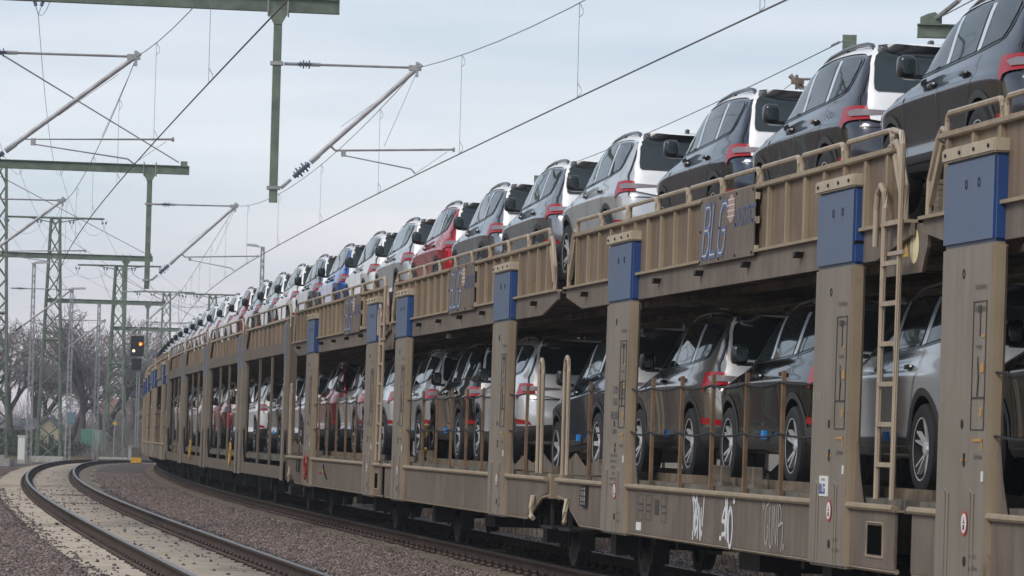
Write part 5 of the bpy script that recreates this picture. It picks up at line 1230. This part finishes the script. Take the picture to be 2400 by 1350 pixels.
q = MB(); q.box(a.x, b.x, Y, Y+6, g, z1); q.build('wall', mat('brown_wall', (.20, .16, .13), .8), t); q = MB(); q.add([(a.x-.3, Y-.4, z1), (b.x+.3, Y-.4, z1), (b.x+.3, Y+3, z2), (a.x-.3, Y+3, z2), (a.x-.3, Y+6.4, z1), (b.x+.3, Y+6.4, z1)], [(0, 1, 2, 3), (3, 2, 5, 4), (1, 5, 2), (0, 3, 4), (0, 4, 5, 1)]); q.build('roof', roofm, t)
for k in range(4): q = MB(); q.box(a.x+1.2+k*2, a.x+2.0+k*2, Y-.03, Y-.005, g+1.1, g+1.9); q.build('window', darkw, t)
Y = 305; a, b = at(188, 1062, Y), at(231, 1062, Y); z1 = at(210, 1006, Y).z; g = float(gz(Y))-.25; t = thing('container', 'green corrugated container with a pale end panel left of the slender pole', 'container'); q = MB(); q.box(a.x, b.x-.3, Y, Y+2.4, g, z1)
for k in range(9): q.box(a.x+.03+k*.115, a.x+.08+k*.115, Y-.03, Y, g+.05, z1-.05)
q.build('wall', mat('container_green', (.10, .26, .19), .6, var=.15), t); q = MB(); q.box(b.x-.3, b.x, Y-.01, Y+2.4, g, z1-.02); q.build('end_panel', mat('container_pale', (.30, .36, .29), .7), t)
for x, Y, w_, h_, c_, lb in ((-33, 520, 16, 5, (.33, .17, .13), 'distant house with a red roof behind the bare trees, left one'), (-48, 540, 14, 5.5, (.36, .2, .16), 'distant house with a red roof behind the bare trees, right one'), (-150, 420, 30, 7, (.3, .22, .17), 'wide brown house far left of the tracks'), (-110, 300, 24, 6, (.42, .38, .3), 'pale house far left of the tracks')):
    t = thing('distant_house', lb, 'house'); q = MB(); q.box(x-w_/2, x+w_/2, Y, Y+9, -1, h_*.6); q.build('wall', mat('house_wall%d' % Y, (.24, .20, .19), .8), t); q = MB(); q.prism([(x-w_/2-.3, h_*.6), (x+w_/2+.3, h_*.6), (x+w_/2-1, h_), (x-w_/2+1, h_)], Y-.3, Y+9.3); q.build('roof', mat('house_roof%d' % Y, c_, .8), t)
    for k in range(int(w_/3)): q = MB(); q.box(x-w_/2+1+k*3, x-w_/2+2+k*3, Y-.03, Y-.005, h_*.15, h_*.4); q.build('window', darkw, t)
# ------------------------------------------------------------ bare trees and thicket
barkm = mat('bark', (.075, .062, .062), .9, var=.3, vscale=2); twigm = mat('twigs', (.22, .185, .18), .9, var=.3, vscale=1)
def segs_mesh(name, S, m, parent=None, n_=4):
    A = np.array([s[0] for s in S]); B = np.array([s[1] for s in S]); r0 = np.array([s[2] for s in S]); r1 = np.array([s[3] for s in S])
    D = B-A; D /= np.linalg.norm(D, axis=1, keepdims=True)+1e-9; up = np.tile([.31, .17, .93], (len(S), 1)); u = np.cross(D, up); u /= np.linalg.norm(u, axis=1, keepdims=True)+1e-9; v = np.cross(D, u)
    V = []; 
    for P, r in ((A, r0), (B, r1)):
        for j in range(n_): a = 2*math.pi*j/n_; V.append(P+(u*math.cos(a)+v*math.sin(a))*r[:, None])
    V = np.stack(V, 1).reshape(-1, 3); b = 2*n_*np.arange(len(S))[:, None]
    Fq = np.concatenate([b+np.array([[j, (j+1) % n_, n_+(j+1) % n_, n_+j]]) for j in range(n_)], 0); return np_mesh(name, V, Fq, m, parent)
def grow(seed, H, spread=.55, levels=6):
    rg = np.random.default_rng(seed); thick = []; thin = []
    def br(p, d, L, r, lv):
        k = 3; q = p
        for i in range(k):
            d2 = d+rg.normal(0, .13+.03*lv, 3); d2[2] += .05; d2 /= np.linalg.norm(d2); e_ = q+d2*L/k; ra = r*(1-.3*i/k); rb = r*(1-.3*(i+1)/k)
            (thick if lv < 3 else thin).append((q, e_, ra, rb)); q = e_; d = d2
            if lv >= 1 and i < k-1 and rg.random() < .75 and lv < levels: side(q, d, L*.55, rb*.5, lv+1)
        if lv < levels:
            for _ in range(2 if rg.random() < .6 else 3): side(q, d, L*rg.uniform(.66, .86), r*.64, lv+1)
    def side(q, d, L, r, lv):
        a = rg.normal(0, 1, 3); a -= d*a.dot(d); a /= np.linalg.norm(a)+1e-9; t = rg.uniform(.3, .9)*spread*1.25; nd = d*math.cos(t)+a*math.sin(t); nd[2] = nd[2]*.9+.08; nd /= np.linalg.norm(nd)
        br(q, nd, L, max(r, .012), lv)
    br(np.array([0., 0, 0]), np.array([0., 0, 1]), H*.27, H*.026, 0); return thick, thin
PROTO = []
for s_, H, sp_ in ((3, 11, .72), (11, 12, .6), (29, 10.5, .8), (41, 11.5, .68)):
    a, b = grow(s_, H, sp_, 6); o1 = segs_mesh('trunk', a, barkm, None, 6); o2 = segs_mesh('crown', b, twigm, None, 3); PROTO.append((o1.data, o2.data)); bpy.data.objects.remove(o1); bpy.data.objects.remove(o2)
def tree(x, Y, k, s_, rot, label): 
    t = thing('bare_tree', label, 'tree', T(x, Y, float(gz(Y))-.3) @ Matrix.Rotation(rot, 4, 'Z') @ Matrix.Scale(s_, 4), 'bare winter trees'); obj('trunk', PROTO[k][0], t); obj('crown', PROTO[k][1], t); return t
TL = [(-35, 335, 0, 1.15, 'at the left edge of the picture'), (30, 345, 1, 1.1, 'behind the leftmost lamp post'), (75, 350, 2, 1.25, 'over the cream shed'), (118, 360, 3, 1.1, 'right behind the left lattice mast'), (150, 340, 0, 1.15, 'behind the sign board'), (190, 330, 1, 1.1, 'over the green container'),
      (232, 365, 2, 1.2, 'behind the slender pole'), (262, 345, 3, 1.15, 'behind the mast left of the signal'), (300, 375, 0, 1.1, 'directly behind the signal'), (345, 360, 1, 1.0, 'between the signal and the far train'), (385, 395, 2, 1.0, 'behind the far end of the train, left one'), (425, 400, 3, .8, 'behind the far end of the train, right one')]
for i, (px, Y, k, s_, lb) in enumerate(TL): p = at(px, 1050, Y); tree(p.x, Y, k, s_*1.02, i*1.9, 'bare brown tree '+lb)
rg = np.random.default_rng(5)
off = ['first', 'second', 'third', 'fourth', 'fifth', 'sixth', 'seventh', 'eighth', 'ninth', 'tenth', 'eleventh', 'twelfth', 'thirteenth', 'fourteenth']
for i in range(14):
    Y = 330-i*14+rg.uniform(-6, 6); x = -.13*Y-28-i*3.2+rg.uniform(-3, 3); tree(x, Y, i % 4, rg.uniform(.9, 1.2), i*1.3, 'bare tree left of the picture edge, %s in the row towards the camera' % off[i])
def thicket(name, x0, x1, y0, y1, n_, h, m, r=.018):
    S = []; 
    for _ in range(n_):
        x, y = rg.uniform(x0, x1), rg.uniform(y0, y1); g = float(gz(y))-.3; p = np.array([x, y, g]); H = h*rg.uniform(.35, 1)*(.75+.35*math.sin(x*.9)); d = np.array([rg.normal(0, .28), rg.normal(0, .2), 1.])
        for k in range(3): e_ = p+d*H/3; S.append((p, e_, r*(1-.28*k), r*(.72-.28*k) if k < 2 else .003)); p = e_; d = d+np.array([rg.normal(0, .25), rg.normal(0, .2), 0])
    return tag(segs_mesh(name, S, m, None, 3), kind='stuff')
thm = mat('thicket_brown', (.20, .155, .145), .95, var=.35, vscale=.5); thicket('thicket', -60, -24, 342, 380, 9000, 3.6, thm); thicket('far_thicket', -64, -18, 372, 430, 9500, 6.0, thm, .03); thicket('thicket_along_the_train', -29, -24, 268, 330, 2500, 2.2, thm)
leafm = mat('evergreen_leaves', (.045, .06, .03), .8, col2=(.09, .085, .05), vscale=3)
def bush(px, py, Y, w_, h_, label, k):
    r_ = np.random.default_rng(k); p = at(px, py, Y); g = float(gz(Y))-.3; n_ = 2600; c = r_.integers(0, 9, n_); C = r_.normal(0, 1, (9, 3))*np.array([w_*.33, w_*.3, h_*.18])+np.array([0, 0, h_*.45])
    P = C[c]+r_.normal(0, 1, (n_, 3))*np.array([w_*.15, w_*.15, h_*.17]); P[:, 2] = np.abs(P[:, 2]); P += np.array([p.x, Y, g]); d1 = r_.normal(0, 1, (n_, 3)); d1 /= np.linalg.norm(d1, axis=1, keepdims=True); d2 = np.cross(d1, r_.normal(0, 1, (n_, 3))); d2 /= np.linalg.norm(d2, axis=1, keepdims=True); s_ = .055
    V = np.stack([P-d1*s_-d2*s_*.6, P+d1*s_-d2*s_*.6, P+d1*s_+d2*s_*.6, P-d1*s_+d2*s_*.6], 1).reshape(-1, 3); t = thing('bush', label, 'bush', None, 'dark bushes'); np_mesh('foliage', V, np.arange(4*n_).reshape(-1, 4), leafm, t)
    S = [((p.x, Y, g), tuple(C[i]+np.array([p.x, Y, g])), .03, .01) for i in range(9)]; segs_mesh('stem', S, barkm, t, 4)
for i, (px, Y, w_, h_, lb) in enumerate(((-10, 262, 3.2, 2.0, 'dark green bush at the left picture edge'), (30, 275, 3, 2.1, 'dark green bush behind the white cabinet'), (78, 290, 2.6, 1.6, 'dark bush left of the cream shed'), (120, 300, 2.4, 1.3, 'low dark bush in front of the cream shed'), (160, 305, 2.2, 1.2, 'low dark bush under the sign board'), (-70, 255, 4, 2.2, 'dark bush just outside the left picture edge'))): bush(px, 1060, Y, w_, h_, lb, i+60)

# houses along the road left of the railway, outside the picture, mirrored in the car sides
for i, (x, Y, w_, h_, c_) in enumerate(((-27, 74, 16, 11, (.45, .33, .14)), (-28, 95, 18, 13, (.26, .20, .15)), (-29, 118, 20, 12, (.22, .13, .09)), (-31, 144, 22, 13, (.40, .36, .29)), (-34, 172, 22, 12, (.28, .20, .14)))):
    nm = ['ochre yellow', 'light brown', 'dark brick', 'cream', 'brown'][i]
    t = thing('house', '%s house with rows of windows, left of the railway outside the picture' % nm, 'house'); q = MB(); q.box(x-6, x, Y-w_/2, Y+w_/2, -.4, h_*.72); q.build('wall', mat('house_front%d' % i, c_, .8, var=.1), t)
    q = MB(); q.prism([(x-6.5, h_*.72), (x+.5, h_*.72), (x-3, h_)], Y-w_/2-.4, Y+w_/2+.4); q.build('roof', mat('house_tiles%d' % i, (.16, .07, .05), .8, var=.2), t)
    for f_ in range(2):
        for k in range(int(w_/3)):
            yy = Y-w_/2+1+k*3; f = MB(); f.box(x-.02, x+.05, yy-.1, yy+1.3, 1.0+f_*3, 2.8+f_*3); o = f.build('window', whitem, t); f = MB(); f.box(x+.05, x+.06, yy, yy+1.2, 1.1+f_*3, 2.7+f_*3); f.build('pane', darkw, o)

# ------------------------------------------------------------ hazy air
q = MB(); q.box(-420, 420, -60, 640, -3.2, 26); hz = bpy.data.materials.new('haze'); hz.use_nodes = True; t = hz.node_tree
for n_ in list(t.nodes):
    if n_.type == 'BSDF_PRINCIPLED': t.nodes.remove(n_)
pv = N(t, 'ShaderNodeVolumePrincipled'); pv.inputs['Color'].default_value = (.80, .86, .95, 1); pv.inputs['Density'].default_value = .00045; pv.inputs['Anisotropy'].default_value = .2
t.links.new(pv.outputs[0], [n_ for n_ in t.nodes if n_.type == 'OUTPUT_MATERIAL'][0].inputs['Volume'])
o = q.build('haze', hz); tag(o, kind='stuff')
